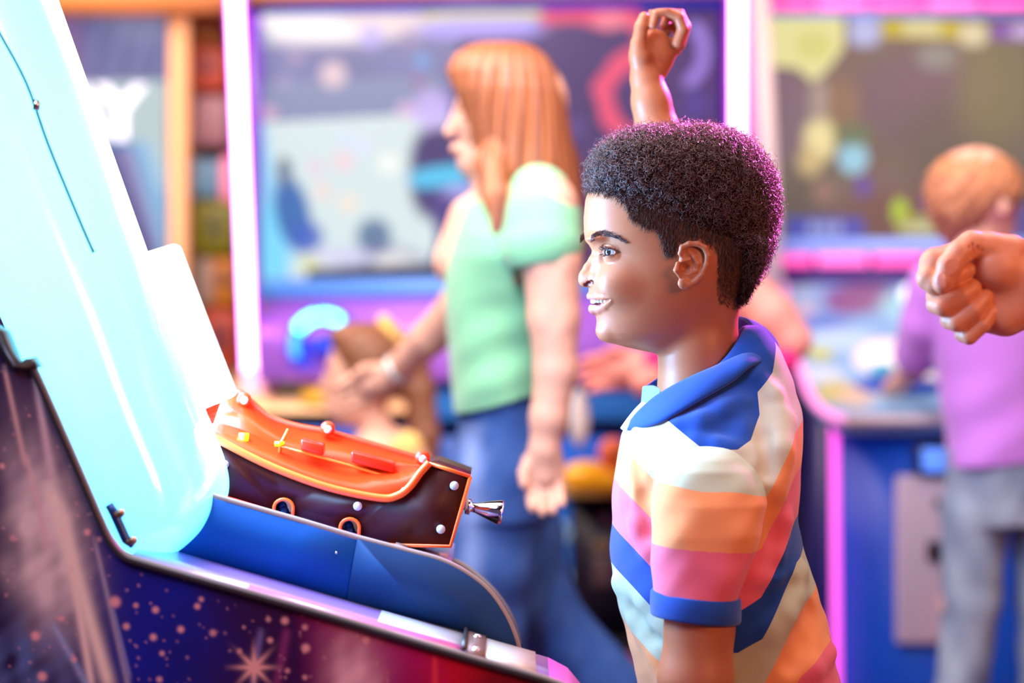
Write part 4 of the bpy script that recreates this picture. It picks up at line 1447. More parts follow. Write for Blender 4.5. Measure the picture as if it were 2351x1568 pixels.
    js.chain([(L(2390, 1150, 20), 76), (L(2400, 1380, 20), 66), (L(2410, FV - 120, 20), 54)], 14)
    js.disp(lambda X, Y, Z: 2.5 * np.sin(Y / 19 + np.sin(X / 23) * 1.5) * np.sin(X / 31 + Z / 40))

    def jc(V):
        f = np.clip(0.5 + 0.6 * vnoise(V, 45, 12), 0, 1)[:, None]
        return np.array((0.10, 0.14, 0.24)) * (1 - f) + np.array((0.34, 0.42, 0.50)) * f
    sdf_obj('jeans', js, sp, mat('grey_denim', (1, 1, 1), rough=0.9, attr='Col', spec=0.1), root, colf=jc)
    for u in (2190, 2410):
        shoe(sp, root, u, 0, FV, 1, mat('white_shoe', (0.7, 0.7, 0.72), rough=0.6), 0.9)


def build_rose():
    """person bent over a table behind the boy: only the arm shows on both sides of his neck"""
    sp = Space(4.12)
    FV = sp.floor_v()
    root = empty('person', (float((1680 - CX) / sp.S), sp.d0, 0), 'person behind the boy, bare arm and pink sleeve showing past his neck', 'person')
    L = sp.L
    M = skin_mat('skin_rosy', 'f0a293', 0.5)
    sd = SDF((1260, 330, -260), (1980, FV + 5, 420), 6.0)
    small_head(sd, L(1590, 505, 60), 112, (-1, 0), k=8)
    sd.chain([(L(1610, 560, 60), 50), (L(1640, 680, 50), 52)], 16)
    sd.chain([(L(1650, 800, 40), 80), (L(1650, 1050, 40), 84)], 40)
    sd.chain([(L(1712, 676, -40), 62), (L(1770, 728, -60), 56), (L(1816, 782, -70), 46)], 16)
    sd.chain([(L(1816, 782, -70), 44), (L(1640, 822, 60), 44), (L(1480, 848, 200), 42)], 14)
    hand(sd, L(1474, 848, 205), (-1, 0.05, 0.3), (0, 1, 0.2), 48, curl=0.7)
    sd.chain([(L(1620, 720, 130), 50), (L(1560, 860, 150), 40), (L(1480, 880, 120), 34)], 14)
    for s in (-1, 1):
        sd.chain([(L(1655, 1260, s * 60), 58), (L(1660, FV - 300, s * 75), 44), (L(1660, FV - 60, s * 75), 36)], 20)
    sdf_obj('body', sd, sp, M, root, colf=skin_cols(SKC['rose']))
    ts = SDF((1450, 600, -180), (1880, 1300, 290), 6.0)
    ts.stack([(640, 1600, 1680, 60, None, 40), (670, 1570, 1730, 110, None, 40), (760, 1550, 1760, 130, None, 40), (900, 1560, 1750, 125, None, 40), (1060, 1560, 1750, 130, None, 40), (1200, 1555, 1755, 130, None, 40)], 0)
    ts.chain([(L(1760, 850, -70), 40), (L(1802, 826, -100), 30)], 10)
    ts.chain([(L(1520, 846, 165), 52), (L(1600, 834, 95), 54), (L(1700, 830, 20), 60)], 10)
    ts.disp(lambda X, Y, Z: 2.5 * np.sin(Y / 19 + X / 33))
    sdf_obj('pink_top', ts, sp, mat('hot_pink_cotton', 'e0207c', rough=0.85), root)
    hs = SDF((1450, 370, -60), (1760, 640, 190), 5)
    hs.ell((1606, 472, 62), (92, 88, 88), 6)
    hs.ell((1510, 530, 60), (66, 76, 90), 8, 'sub')
    sdf_obj('hair', hs, sp, mat('light_brown_hair', '8a5a3c', rough=0.5, vary=0.3, vscale=40), root)
    js = SDF((1500, 1150, -190), (1840, FV - 60, 220), 9)
    js.stack([(1160, 1560, 1750, 130, None, 30), (1300, 1560, 1760, 135, None, 20)], 0)
    for s in (-1, 1):
        js.chain([(L(1660, 1260, s * 70), 92), (L(1660, FV - 120, s * 75), 60)], 20)
    sdf_obj('jeans', js, sp, mat('plain_navy_denim', (0.04, 0.08, 0.22), rough=0.9), root)
    for s in (-1, 1):
        shoe(sp, root, 1650, s * 75, FV, -1, mat('white_shoe', (0.7, 0.7, 0.72), rough=0.6), 0.9)


def build_fist():
    """adult standing just outside the right edge, holding a fist into the picture"""
    sp = Space(2.31)
    FV = sp.floor_v()
    root = empty('person', (float((3060 - CX) / sp.S), sp.d0, 0), 'adult at the right edge holding out a bare fist, thumb over the fingers', 'person')
    L = sp.L

    def C(x, y, w=0):
        return L(2080 + x / 4.9, 500 + y / 4.9, w)
    sd = SDF((2085, 515, -70), (2460, 800, 130), 2.0)
    # wrist and back of the hand
    sd.chain([(C(1900, 680, 30), 84), (C(1500, 660, 28), 84), (C(1240, 640, 26), 80)], 20, fl=(1, 1, 1.25))
    sd.ell(C(1080, 860, 42), (82, 84, 46), 26)
    sd.chain([(C(1120, 1090, 30), 50), (C(1330, 960, 30), 56)], 24)
    sd.ell(C(1040, 560, -12), (56, 50, 40), 16)          # thenar
    sd.chain([(C(700, 560, 62), 42), (C(900, 1080, 62), 42)], 20)   # knuckle row
    # thumb
    sd.chain([(C(1180, 380, 4), 40), (C(930, 330, -6), 34), (C(740, 300, -18), 31)], 9)
    sd.chain([(C(740, 300, -18), 31), (C(600, 400, -34), 30), (C(490, 540, -42), 29), (C(425, 700, -42), 24), (C(405, 760, -40), 20)], 5)
    # index: knuckle - bend - tip tucked under the thumb
    sd.chain([(C(640, 420, 52), 36), (C(330, 520, 30), 36), (C(255, 680, 8), 27)], 8)
    sd.chain([(C(255, 680, 8), 29), (C(330, 740, -2), 27), (C(560, 640, -6), 26), (C(710, 590, -8), 18)], 4)
    # middle, ring, little
    sd.chain([(C(700, 700, 64), 32), (C(380, 880, 44), 30), (C(345, 970, 12), 23)], 8)
    sd.chain([(C(345, 970, 12), 24), (C(420, 990, -8), 25), (C(640, 860, -16), 25), (C(740, 800, -12), 21), (C(800, 720, 0), 15)], 3)
    sd.chain([(C(780, 900, 66), 30), (C(520, 1080, 50), 28), (C(490, 1150, 16), 21)], 8)
    sd.chain([(C(490, 1150, 16), 22), (C(570, 1170, -4), 23), (C(760, 1030, -12), 24), (C(860, 920, -6), 20), (C(920, 830, 4), 15)], 3)
    sd.chain([(C(860, 1060, 66), 26), (C(660, 1260, 52), 24), (C(640, 1310, 20), 18)], 8)
    sd.chain([(C(640, 1310, 20), 19), (C(710, 1330, 4), 20), (C(860, 1190, -4), 21), (C(950, 1060, 2), 18), (C(985, 980, 10), 14)], 3)
    # creases at the thumb joint
    for x, y0, y1 in ((700, 330, 440), (745, 300, 470), (800, 330, 470), (850, 370, 440)):
        sd.chain([(C(x, y0, -52 + (x - 700) * 0.06), 3.0), (C(x + 15, y1, -50), 3.5)], 5, 'sub')
    sd.blur(1)
    base = np.array(SKC['adult'])

    def fc(V):
        c = np.tile(base, (len(V), 1)) * (1 + 0.06 * vnoise(V, 16, 5)[:, None])
        red = np.exp(-((V[:, 0] - C(420, 0)[0]) ** 2 + (V[:, 1] - C(0, 980)[1]) ** 2) / 300)
        return c * (1 - 0.25 * red[:, None] * np.array([0.3, 1, 1]))
    V1, Q1 = sd.extract()
    c1 = fc(V1)
    bd = SDF((2400, -420, -380), (3440, FV + 5, 600), 12)
    bd.chain([(C(1850, 680, 30), 80), (L(2700, 610, 40), 108), (L(2830, 590, 50), 118)], 20)
    bd.chain([(L(2830, 590, 50), 118), (L(2960, 400, 80), 130), (L(3020, 330, 100), 140)], 30)
    small_head(bd, L(3030, 60 - 60, 160), 275, (-0.9, 0.4), k=10)
    bd.chain([(L(3050, 120, 160), 120), (L(3060, 320, 160), 130)], 30)
    bd.chain([(L(3090, 500, 160), 215), (L(3090, 1300, 160), 200)], 60)
    for s in (-1, 1):
        bd.chain([(L(3090, 1560, 160 + s * 130), 150), (L(3090, FV - 700, 160 + s * 150), 110), (L(3090, FV - 60, 160 + s * 160), 84)], 40)
    V2, Q2 = bd.extract()
    Wa, Wb = sp.W(V1), sp.W(V2)
    Q = np.concatenate([Q1, Q2 + len(V1)])
    if winding(Wa, Q1) < 0:
        Q = Q[:, ::-1]
    mesh_obj('body', np.concatenate([Wa, Wb]), Q, skin_mat('skin_adult', 'e39b78', 0.42), root, True, cols=np.concatenate([c1, np.tile(base, (len(V2), 1))]))
    # thumb nail
    nl = SDF((2130, 600, -110), (2200, 690, 10), 1.0)
    nl.ell(C(400, 700, -62), (14, 20, 6), 2)
    sdf_obj('thumb_nail', nl, sp, mat('nail_pink', 'f3c3ba', rough=0.25, coat=0.5), root)
    ts = SDF((2800, 140, -320), (3480, 1660, 640), 12)
    ts.chain([(L(3090, 480, 160), 262), (L(3090, 1500, 160), 268)], 60)
    ts.chain([(L(2980, 380, 85), 158), (L(3050, 340, 110), 180)], 30)
    ts.cut(lambda X, Y, Z: Y - 1600 + 0 * X + 0 * Z)
    sdf_obj('shirt', ts, sp, mat('grey_shirt', (0.25, 0.27, 0.3), rough=0.9), root)
    js = SDF((2780, 1450, -300), (3420, FV - 60, 620), 16)
    js.cap(L(3090, 1600, 80), L(3090, 1600, 240), 226, 226, 30)
    for s in (-1, 1):
        js.chain([(L(3090, 1650, 160 + s * 120), 205), (L(3090, FV - 150, 160 + s * 160), 120)], 40)
    sdf_obj('jeans', js, sp, mat('plain_navy_denim', (0.04, 0.08, 0.22), rough=0.9), root)
    hs = SDF((2740, -420, -200), (3400, 180, 520), 12)
    hs.ell((3080, -70, 150), (275, 250, 245), 10)
    hs.ell((2800, 60, 40), (200, 200, 260), 20, 'sub')
    hs.ell((3060, 190, 160), (300, 120, 260), 20, 'sub')
    sdf_obj('hair', hs, sp, mat('dark_brown_hair', (0.06, 0.03, 0.02), rough=0.6), root)
    for s in (-1, 1):
        shoe(sp, root, 3080, 160 + s * 160, FV, -1, mat('white_shoe', (0.7, 0.7, 0.72), rough=0.6), 2.0)

# ------------------------------------------------------------------ the space-themed machine at the left
def poly_fill(name, pts, d, paint, step, material, parent, thick):
    """vertical panel facing the camera at depth d, outline in photo pixels, painted per vertex"""
    xs = [p[0] for p in pts]
    ys = [p[1] for p in pts]
    x0, x1, y0, y1 = min(xs), max(xs), min(ys), max(ys)
    nu, nv = int((x1 - x0) / step) + 1, int((y1 - y0) / step) + 1
    o = paint_grid(name, [P(x0, y0, d), P(x1, y0, d), P(x1, y1, d), P(x0, y1, d)], nu, nv,
                   lambda U, V: paint(x0 + U * (x1 - x0), y0 + V * (y1 - y0)), material, parent,
                   mask=lambda U, V: in_poly(x0 + U * (x1 - x0), y0 + V * (y1 - y0), pts))
    s = o.modifiers.new('thick', 'SOLIDIFY')
    s.thickness = thick
    s.offset = -1
    return o


def space_art(x, y):
    p = np.stack([x, y, 0 * x], 1)
    n1 = vnoise(p, 260, 31)
    n2 = vnoise(p, 110, 32)
    n3 = vnoise(p, 50, 33)
    n4 = vnoise(p, 18, 34)
    nb = n1 + 0.6 * n2 + 0.4 * n3 + 0.2 * n4
    c = np.tile(np.array((0.022, 0.008, 0.05)), (len(x), 1))

    def mixc(c, col, f):
        f = np.clip(f, 0, 1)[:, None]
        return c * (1 - f) + np.array(col) * f
    c = mixc(c, (0.008, 0.014, 0.33), np.exp(-((x - 360 - 60 * n2) / 170) ** 2 - ((y - 1450) / 260) ** 2) * (0.9 + 0.3 * n3))
    c = mixc(c, (0.12, 0.06, 0.13), np.exp(-((x - 90) / 120) ** 2 - ((y - 1100) / 220) ** 2) * (0.6 + 0.5 * n3))
    c = mixc(c, (0.05, 0.004, 0.07), np.clip((x - 430) / 260, 0, 1) * 0.8)
    c = mixc(c, (0.46, 0.008, 0.16), np.clip((x - 660 + 60 * n2) / 140, 0, 1) * (0.75 + 0.35 * n3))
    c = mixc(c, (0.62, 0.004, 0.028), np.clip((x - 900 + 50 * n2) / 140, 0, 1))
    c = mixc(c, (0.22, 0.004, 0.012), np.clip((x - 1030) / 100, 0, 1) * np.clip((y - 1500) / 60, 0, 1))
    # pale nebula at the lower left
    c = mixc(c, (0.80, 0.58, 0.54), np.clip(np.exp(-((x - 100 - (y - 1200) * 0.14 + 20 * n3) / 78) ** 2 - ((y - 1250) / 190) ** 2) * (1.15 + 0.5 * n4 + 0.4 * n3), 0, 1))
    c = mixc(c, (0.10, 0.14, 0.34), np.clip(np.exp(-((x - 60) / 120) ** 2 - ((y - 1520) / 90) ** 2) * (0.6 + 0.8 * n4), 0, 1))
    c = mixc(c, (0.86, 0.46, 0.50), np.clip(np.exp(-((x - 812 - 14 * n3) / 58) ** 2 - (np.minimum(y - 1570, 0) / 105) ** 2) * (1.0 + 0.5 * n4), 0, 1))
    # streaks
    def streak(c, x0, y0, x1, y1, w0, w1, col, a):
        dx, dy = x1 - x0, y1 - y0
        L2 = dx * dx + dy * dy
        t = ((x - x0) * dx + (y - y0) * dy) / L2
        dist = np.abs((x - x0) * dy - (y - y0) * dx) / math.sqrt(L2)
        w = w0 + (w1 - w0) * np.clip(t, 0, 1)
        return mixc(c, col, a * np.exp(-(dist / w) ** 2) * ((t > 0) & (t < 1)) * np.clip(np.minimum(t, 1 - t) * 8 + 0.3, 0, 1))
    c = streak(c, 8, 835, 60, 1075, 5, 7, (0.75, 0.42, 0.36), 0.8)
    c = streak(c, 60, 1040, 110, 1260, 6, 10, (0.78, 0.45, 0.42), 0.7)
    c = streak(c, 76, 840, 122, 1110, 6, 12, (0.75, 0.5, 0.5), 0.8)
    c = streak(c, 110, 1100, 258, 1600, 20, 16, (0.95, 0.70, 0.56), 1.0)
    c = streak(c, 140, 1150, 215, 1600, 12, 9, (0.95, 0.66, 0.55), 0.95)
    c = streak(c, 215, 1230, 300, 1600, 5, 7, (0.55, 0.42, 0.5), 0.6)
    c = streak(c, 120, 1430, 215, 1600, 6, 10, (0.4, 0.45, 0.72), 0.6)
    c = streak(c, 258, 1390, 300, 1560, 3, 4, (0.3, 0.3, 0.6), 0.7)
    c = streak(c, 600, 1440, 570, 1640, 8, 6, (0.25, 0.2, 0.5), 0.6)
    c = streak(c, 660, 1440, 630, 1600, 10, 10, (0.40, 0.05, 0.22), 0.5)
    c = streak(c, 998, 1500, 1000, 1640, 6, 8, (0.9, 0.05, 0.08), 0.8)
    rg = np.random.default_rng(77)
    stars = [(264, 1382, 13, 1), (312, 1390, 6, .9), (357, 1400, 8, 1), (352, 1463, 8, 1), (290, 1438, 8, .9), (415, 1445, 8, 1), (453, 1392, 7, 1), (462, 1376, 6, .9), (489, 1453, 8, .8), (372, 1500, 6, .9),
             (170, 1514, 7, .9), (82, 1460, 11, 1), (97, 1553, 11, 1), (142, 1420, 7, .9), (200, 1222, 8, 1), (228, 1238, 6, .8), (654, 1425, 9, 1), (700, 1440, 7, .8), (616, 1422, 6, .8), (702, 1488, 10, 1),
             (620, 1470, 7, .9), (840, 1470, 9, .9), (5, 1070, 7, .9), (30, 1235, 8, .6), (660, 1540, 6, .8), (366, 1560, 7, .9), (550, 1495, 6, .8), (700, 1555, 6, .8), (560, 1440, 4, .8)]
    for k in range(420):
        sx, sy = rg.uniform(-60, 900), rg.uniform(830, 1640)
        stars.append((sx, sy, rg.uniform(1.6, 3.6), rg.uniform(.3, .8)))
    for sx, sy, r, a in stars:
        m = (np.abs(x - sx) < r * 2.2) & (np.abs(y - sy) < r * 2.2)
        if not m.any():
            continue
        d2 = (x[m] - sx) ** 2 + (y[m] - sy) ** 2
        f = (a * np.exp(-(d2 / r ** 2) ** 2))[:, None]
        c[m] = c[m] * (1 - f) + np.array((0.86, 0.36, 0.36)) * f
    # burst star
    bx, by = 583, 1532
    m = (np.abs(x - bx) < 70) & (np.abs(y - by) < 70)
    dx, dy = x[m] - bx, y[m] - by
    r = np.hypot(dx, dy)
    a = np.arctan2(dy, dx)
    f = np.clip(1.4 * np.exp(-(r / (18 + 20 * np.abs(np.cos(a * 4)) ** 5)) ** 2), 0, 1)[:, None]
    c[m] = c[m] * (1 - f) + np.array((0.9, 0.42, 0.36)) * f
    return c


def loft(secs, n=40):
    """secs: list of rings (n,3)"""
    V = np.concatenate(secs)
    m = len(secs)
    q = []
    for i in range(m - 1):
        for j in range(n):
            q.append([i * n + j, i * n + (j + 1) % n, (i + 1) * n + (j + 1) % n, (i + 1) * n + j])
    return V, [np.array(q), np.arange(n)[None], (np.arange(n) + (m - 1) * n)[::-1][None]]


def screw(name, px, py, d, r, material, parent, ny=-1.0):
    """domed screw head facing the camera with a cross slot ring"""
    c = P(px, py, d)
    R = r * d / F
    g = [g_tube([c + Vector((0, 0.4 * R, 0)), c + Vector((0, -0.35 * R, 0))], [R * 1.25, R * 1.25], 16),
         g_ellipsoid(c + Vector((0, -0.35 * R, 0)), (R, R * 0.55, R), 16, 8)]
    return part(name, g, material, parent, True)


def build_space_machine():
    DN, DD, DF_ = 2.25, 2.385, 2.66      # near panel, first divider, far panel
    root = empty('arcade_machine', tuple(P(500, CY, 2.45).xy) + (0,), 'space-themed arcade machine with glowing cyan dome and orange launcher box at the left', 'arcade machine')
    grey = mat('graphite_molding', (0.035, 0.030, 0.035), rough=0.35, spec=0.6)
    mold2 = mat('taupe_molding', (0.30, 0.24, 0.22), rough=0.4)
    art = mat('space_art_vinyl', (1, 1, 1), rough=0.45, attr='Col', spec=0.2)
    navy = mat('blue_lacquer', (0.004, 0.10, 0.42), rough=0.6, spec=0.15, bump=0.15, bscale=500)
    dnavy = mat('navy_lacquer', (0.012, 0.055, 0.17), rough=0.6, spec=0.15)
    metal = mat('brushed_metal_plate', (0.62, 0.5, 0.46), rough=0.35, metal=0.85, bump=0.3, bscale=300)
    FVn = CY + CAMZ * F / DN
    # side art panel
    curve = [(-420, 300), (-200, 540), (-60, 690), (0, 775), (44, 838), (66, 832), (90, 880), (150, 1015), (200, 1130), (238, 1218), (258, 1252), (282, 1278), (320, 1293), (500, 1345), (700, 1402), (900, 1462), (1100, 1521), (1200, 1549), (1262, 1568),
             (1310, 1590), (1345, 1630), (1366, 1680)]
    vis = [(-420, 1660), (-420, 300)] + curve[1:-1] + [(1368, 1660)]
    poly_fill('side_panel', vis, DN, space_art, 3.0, art, root, 0.02)
    g = g_prism([P(-420, 1658, DN), P(1368, 1658, DN), P(1350, 1700, DN), P(1200, 1900, DN), P(1180, FVn - 40, DN), P(-420, FVn - 40, DN)], (0, 0.02, 0))
    part('lower_side_panel', [g], mat('dark_violet_vinyl', (0.08, 0.015, 0.1), rough=0.3), root)
    e = [P(x, y, DN - 0.002) for x, y in catmull([(a, b) for a, b in curve], 6)]
    g1 = g_tube(e, 0.0034, 10)
    part('edge_molding', [g1], grey, root, True)
    e2 = [P(x + 3, y - 6, DN + 0.006) for x, y in catmull([(a, b) for a, b in curve[5:]], 6)]
    part('edge_trim', [g_tube(e2, 0.0028, 8)], mold2, root, True)
    # corner bracket at the top left of the panel
    g = g_prism([P(-20, 745, DN - .006), P(8, 762, DN - .006), P(38, 836, DN - .006), P(70, 822, DN - .006), P(84, 846, DN - .006), P(50, 850, DN - .006), P(24, 846, DN - .006), P(-20, 780, DN - .006)], (0, 0.03, 0))
    part('corner_bracket', [g], grey, root)
    # front lane tray between near edge and first divider
    tray = mat('tray_lilac_reflection', (0.42, 0.26, 0.80), rough=0.3, metal=0.0, coat=0.4)  # lilac reflections are put into the tray's own colour
    def line(x):   # near edge of the tray in photo pixels
        return 1293 + (x - 320) * 0.287
    def at(x, d):  # point on the tray surface: same world x,z as the near edge under pixel x
        p = P(x, line(x), DN)
        return Vector((p.x, d, p.z))
    xs = [290, 500, 800, 1100, 1262]
    for nm, d0, d1, lift in (('lane_tray', DN + .004, DD, 0.0), ('far_lane_tray', DD + .012, DF_, 0.052)):
        xq = xs if lift == 0 else [290, 500, 800, 1020]
        top = [at(x, d0) + Vector((0, 0, lift)) for x in xq] + [at(x, d1) + Vector((0, 0, lift)) for x in xq[::-1]]
        g = g_prism(top, (0, 0, -0.012))
        part(nm, [g], tray, root)
    # curved magenta nose of the tray at the right end
    nose = [Vector((p.x, 0, p.z)) for p in [P(x, y, DN) for x, y in ((1262, 1563), (1310, 1588), (1345, 1630), (1364, 1680))]]
    V = [[p.x, DN + .004, p.z] for p in nose] + [[p.x, DD, p.z] for p in nose]
    n = len(nose)
    mesh_obj('tray_nose', V, np.array([[i, i + 1, n + i + 1, n + i] for i in range(n - 1)]), mat('magenta_plastic', (0.80, 0.12, 0.62), rough=0.3), root, True)
    # divider: blue wall with rounded front end, in two tones
    def wall(name, pts, d, th, m, pr=root):
        g = g_prism([P(x, y, d) for x, y in pts], (0, th, 0))
        return part(name, [g], m, pr)
    bot = [(430, 1284), (640, 1336), (788, 1376)]
    w1 = [(380, 1275), (400, 1115), (520, 1152), (700, 1203), (820, 1237), (800, 1380), (640, 1338), (430, 1286)]
    wall('divider_wall', w1, DD, 0.012, navy)
    arc = catmull([(820, 1237), (930, 1266), (1010, 1288), (1070, 1318), (1120, 1358), (1158, 1412), (1180, 1462), (1190, 1500)], 8)
    w2 = [tuple(p) for p in arc] + [(1190, 1500), (1000, 1436), (795, 1378)]
    wall('divider_wall_end', w2, DD - .001, 0.014, dnavy)
    topc = [(400, 1113), (520, 1150), (700, 1201)] + [tuple(p) for p in arc]
    part('divider_cap', [g_tube([P(x, y, DD + .004) for x, y in topc], 0.0042, 8)], mold2, root, True)
    part('divider_foot_trim', [g_tube([P(x, y, DD - .004) for x, y in ((420, 1282), (640, 1340), (900, 1412), (1100, 1466), (1192, 1498))], 0.0026, 8)], grey, root, True)
    part('screw', [g_ellipsoid(P(772, 1269, DD - .002), (.0016, .0016, .0016), 10, 6)], mat('bright_steel', (0.85, 0.85, 0.9), rough=0.2, metal=1.0), root, True)
    # far side wall and its cap
    arc2 = catmull([(880, 1246), (960, 1262), (1040, 1290), (1090, 1322), (1135, 1365), (1170, 1420), (1188, 1480)], 8)
    w3 = [(500, 1100), (700, 1180)] + [tuple(p) for p in arc2] + [(1190, 1520), (500, 1400)]
    wall('far_side_wall', w3, DF_, 0.018, dnavy)
    part('far_wall_cap', [g_tube([P(x, y, DF_ - .002) for x, y in [(500, 1098), (700, 1178)] + [tuple(p) for p in arc2]], 0.0048, 8)], mold2, root, True)
    # plates and screws on the trays
    def plate(nm, x0, x1, f0, f1, m, lift=0.0, d0=DN, d1=DD, th=0.002, parent=root, skew=0):
        da, db = d0 + (d1 - d0) * f0, d0 + (d1 - d0) * f1
        g = g_prism([at(x0, da) + Vector((0, 0, lift + th)), at(x1, da) + Vector((0, 0, lift + th)), at(x1 - skew, db) + Vector((0, 0, lift + th)), at(x0 - skew, db) + Vector((0, 0, lift + th))], (0, 0, -th))
        return part(nm, [g], m, parent)
    st = mat('bright_steel', (0.85, 0.85, 0.9), rough=0.2, metal=1.0)
    brown = mat('bronze_plate', (0.24, 0.13, 0.11), rough=0.5, metal=0.2)
    ribbed = bpy.data.materials.new('ribbed_steel')
    ribbed.use_nodes = True
    nt = ribbed.node_tree
    b = nt.nodes['Principled BSDF']
    b.inputs['Metallic'].default_value = 0.1
    b.inputs['Roughness'].default_value = 0.35
    tc = nt.nodes.new('ShaderNodeTexCoord')
    wv = nt.nodes.new('ShaderNodeTexWave')
    wv.bands_direction = 'Y'
    wv.inputs['Scale'].default_value = 60
    cr = nt.nodes.new('ShaderNodeValToRGB')
    cr.color_ramp.elements[0].color = (0.42, 0.32, 0.30, 1)
    cr.color_ramp.elements[1].color = (0.85, 0.72, 0.64, 1)
    nt.links.new(tc.outputs['Object'], wv.inputs['Vector'])
    nt.links.new(wv.outputs['Fac'], cr.inputs['Fac'])
    nt.links.new(cr.outputs['Color'], b.inputs['Base Color'])
    plate('steel_lane_plate', 860, 1062, 0.10, 0.93, mat('polished_lane', (0.80, 0.82, 0.98), rough=0.25, metal=0.1), th=0.0012)
    plate('pink_reflection_stripe', 560, 1060, 0.16, 0.36, mat('pink_reflection_stripe', (0.90, 0.22, 0.60), rough=0.3), th=0.0018)  # stripe paints the neon's pink reflection on the tray
    br = plate('bronze_bracket', 1068, 1112, 0.06, 0.95, brown, th=0.005)
    plate('ribbed_plate', 1112, 1232, 0.10, 0.95, ribbed, th=0.003)
    for x, f in ((1092, 0.20), (1092, 0.78)):
        c = at(x, DN + (DD - DN) * f) + Vector((0, 0, 0.006))
        part('screw', [g_ellipsoid(c, (0.0036, 0.0036, 0.0022), 14, 8), g_tube([c - Vector((0, 0, .002)), c], [.0048, .0048], 14)], st, br, True)
    plate('far_bronze_bracket', 880, 910, 0.1, 0.9, brown, lift=0.052, d0=DD + .012, d1=DF_, th=0.004)
    plate('far_steel_plate', 912, 1010, 0.1, 0.9, mat('pale_steel', (0.7, 0.62, 0.7), rough=0.25, metal=0.6), lift=0.052, d0=DD + .012, d1=DF_, th=0.002)
    plate('yellow_sticker', 850, 878, 0.1, 0.35, mat('yellow_sticker', (0.9, 0.75, 0.02), rough=0.5), lift=0.052, d0=DD + .012, d1=DF_, th=0.001)
    # black retaining wire where the lane plate ends
    part('lane_stop', [g_tube([at(1064, DN + .008) + Vector((0, 0, .006)), at(1064, DD - .006) + Vector((0, 0, .006))], .0022, 8)], grey, root, True)
    # cabinet body under the trays
    g = g_prism([Vector((p.x, DN + .021, p.z)) for p in [P(-400, 1000, DN), P(300, 1330, DN), P(1080, 1560, DN), P(1100, 1700, DN), P(1100, FVn - 60, DN), P(-400, FVn - 60, DN)]], (0, DF_ - DN - .022, 0))
    part('cabinet_body', [g], mat('black_laminate', (0.01, 0.01, 0.014), rough=0.5), root)
    for x in (-300, 1050):
        for d in (DN + .05, DF_ - .05):
            c = P(x, FVn, DN)
            part('foot', [g_tube([(c.x, d, 0), (c.x, d, 0.05)], .025, 12)], grey, root, True)
    # ---- glowing dome: bullet-shaped translucent shell, lit from inside
    pairs = [((-470, -230), (-10, -290)), ((-400, -100), (58, -110)), ((-330, 40), (102, 0)), ((-240, 200), (176, 190)), ((-150, 380), (250, 380)), ((-70, 545), (326, 570)), ((10, 700), (390, 740)),
             ((66, 826), (428, 850)), ((128, 950), (468, 960)), ((190, 1080), (508, 1060)), ((240, 1185), (518, 1128)), ((290, 1240), (498, 1188)), ((330, 1262), (462, 1232)), ((362, 1274), (432, 1262))]
    A = np.array(catmull([p[0] for p in pairs], 5))
    B = np.array(catmull([p[1] for p in pairs], 5))
    n = 48
    ang = np.arange(n) * 2 * math.pi / n
    secs = []
    dc = 2.455
    for i, (a, b) in enumerate(zip(A, B)):
        c, hv = (a + b) / 2, (b - a) / 2
        t = i / (len(A) - 1)
        dep = 0.155 * min(1.0, math.sqrt(max(0.02, (1 - t) * 5.2)))
        C0 = np.array(tuple(P(c[0], c[1], dc)))
        hx = np.array((hv[0] * dc / F, 0, -hv[1] * dc / F))
        se = 0.86
        co, si = np.sign(np.cos(ang)) * np.abs(np.cos(ang)) ** se, np.sign(np.sin(ang)) * np.abs(np.sin(ang)) ** se
        secs.append(C0 + co[:, None] * hx + si[:, None] * np.array((0, dep, 0)))
    V, fs = loft(secs, n)
    dm = bpy.data.materials.new('glowing_dome_acrylic')
    dm.use_nodes = True
    nt = dm.node_tree
    b = nt.nodes['Principled BSDF']
    b.inputs['Base Color'].default_value = (0.20, 0.60, 0.68, 1)
    b.inputs['Roughness'].default_value = 0.25
    b.inputs['Coat Weight'].default_value = 1.0
    b.inputs['Coat Roughness'].default_value = 0.04
    b.inputs['Emission Color'].default_value = (0.10, 0.78, 0.95, 1)
    b.inputs['Emission Strength'].default_value = 0.40
    tr = nt.nodes.new('ShaderNodeBsdfTranslucent')
    tr.inputs['Color'].default_value = (0.45, 0.80, 0.85, 1)
    mx = nt.nodes.new('ShaderNodeAddShader')
    out = nt.nodes['Material Output']
    nt.links.new(b.outputs[0], mx.inputs[0])
    nt.links.new(tr.outputs[0], mx.inputs[1])
    nt.links.new(mx.outputs[0], out.inputs['Surface'])
    dome = mesh_obj('glowing_dome', V, fs, dm, root, True)
    # lamps inside the dome
    for (x0, y0), (x1, y1), pw, r in (((60, 200), (430, 1040), 5.5, 0.012), ((80, -60), (350, 700), 5.5, 0.014)):
        g = g_tube([P(x0, y0, dc + .03), P(x1, y1, dc + .03)], r, 12)
        mesh_obj('lamp_tube', g[0], g[1], mat('lamp_tube_white', (1, 1, 1), emit=(0.85, 1.0, 1.0), es=pw), dome, True)
    # bright diffuser board standing out on the right of the dome
    pb = [(-60, -160), (30, -190), (104, -10), (180, 190), (255, 385), (330, 580), (398, 559), (411, 566), (470, 722), (540, 900), (538, 910), (466, 941), (430, 850), (200, 500)]
    part('diffuser_board', [g_prism([P(x, y, 2.56) for x, y in pb], (0, 0.02, 0))], mat('lit_diffuser', (0.9, 1, 1), rough=0.3, emit=(0.76, 1.0, 1.0), es=0.98, coat=0.5), root, bevel=0.002)
    # seam with clips along the dome
    part('dome_seam', [g_tube([P(x, y, 2.295) for x, y in catmull([(-10, 60), (60, 190), (110, 330), (180, 500), (215, 580)], 5)], 0.0016, 6)], mat('teal_gasket', (0.12, 0.42, 0.52), rough=0.3), dome, True)
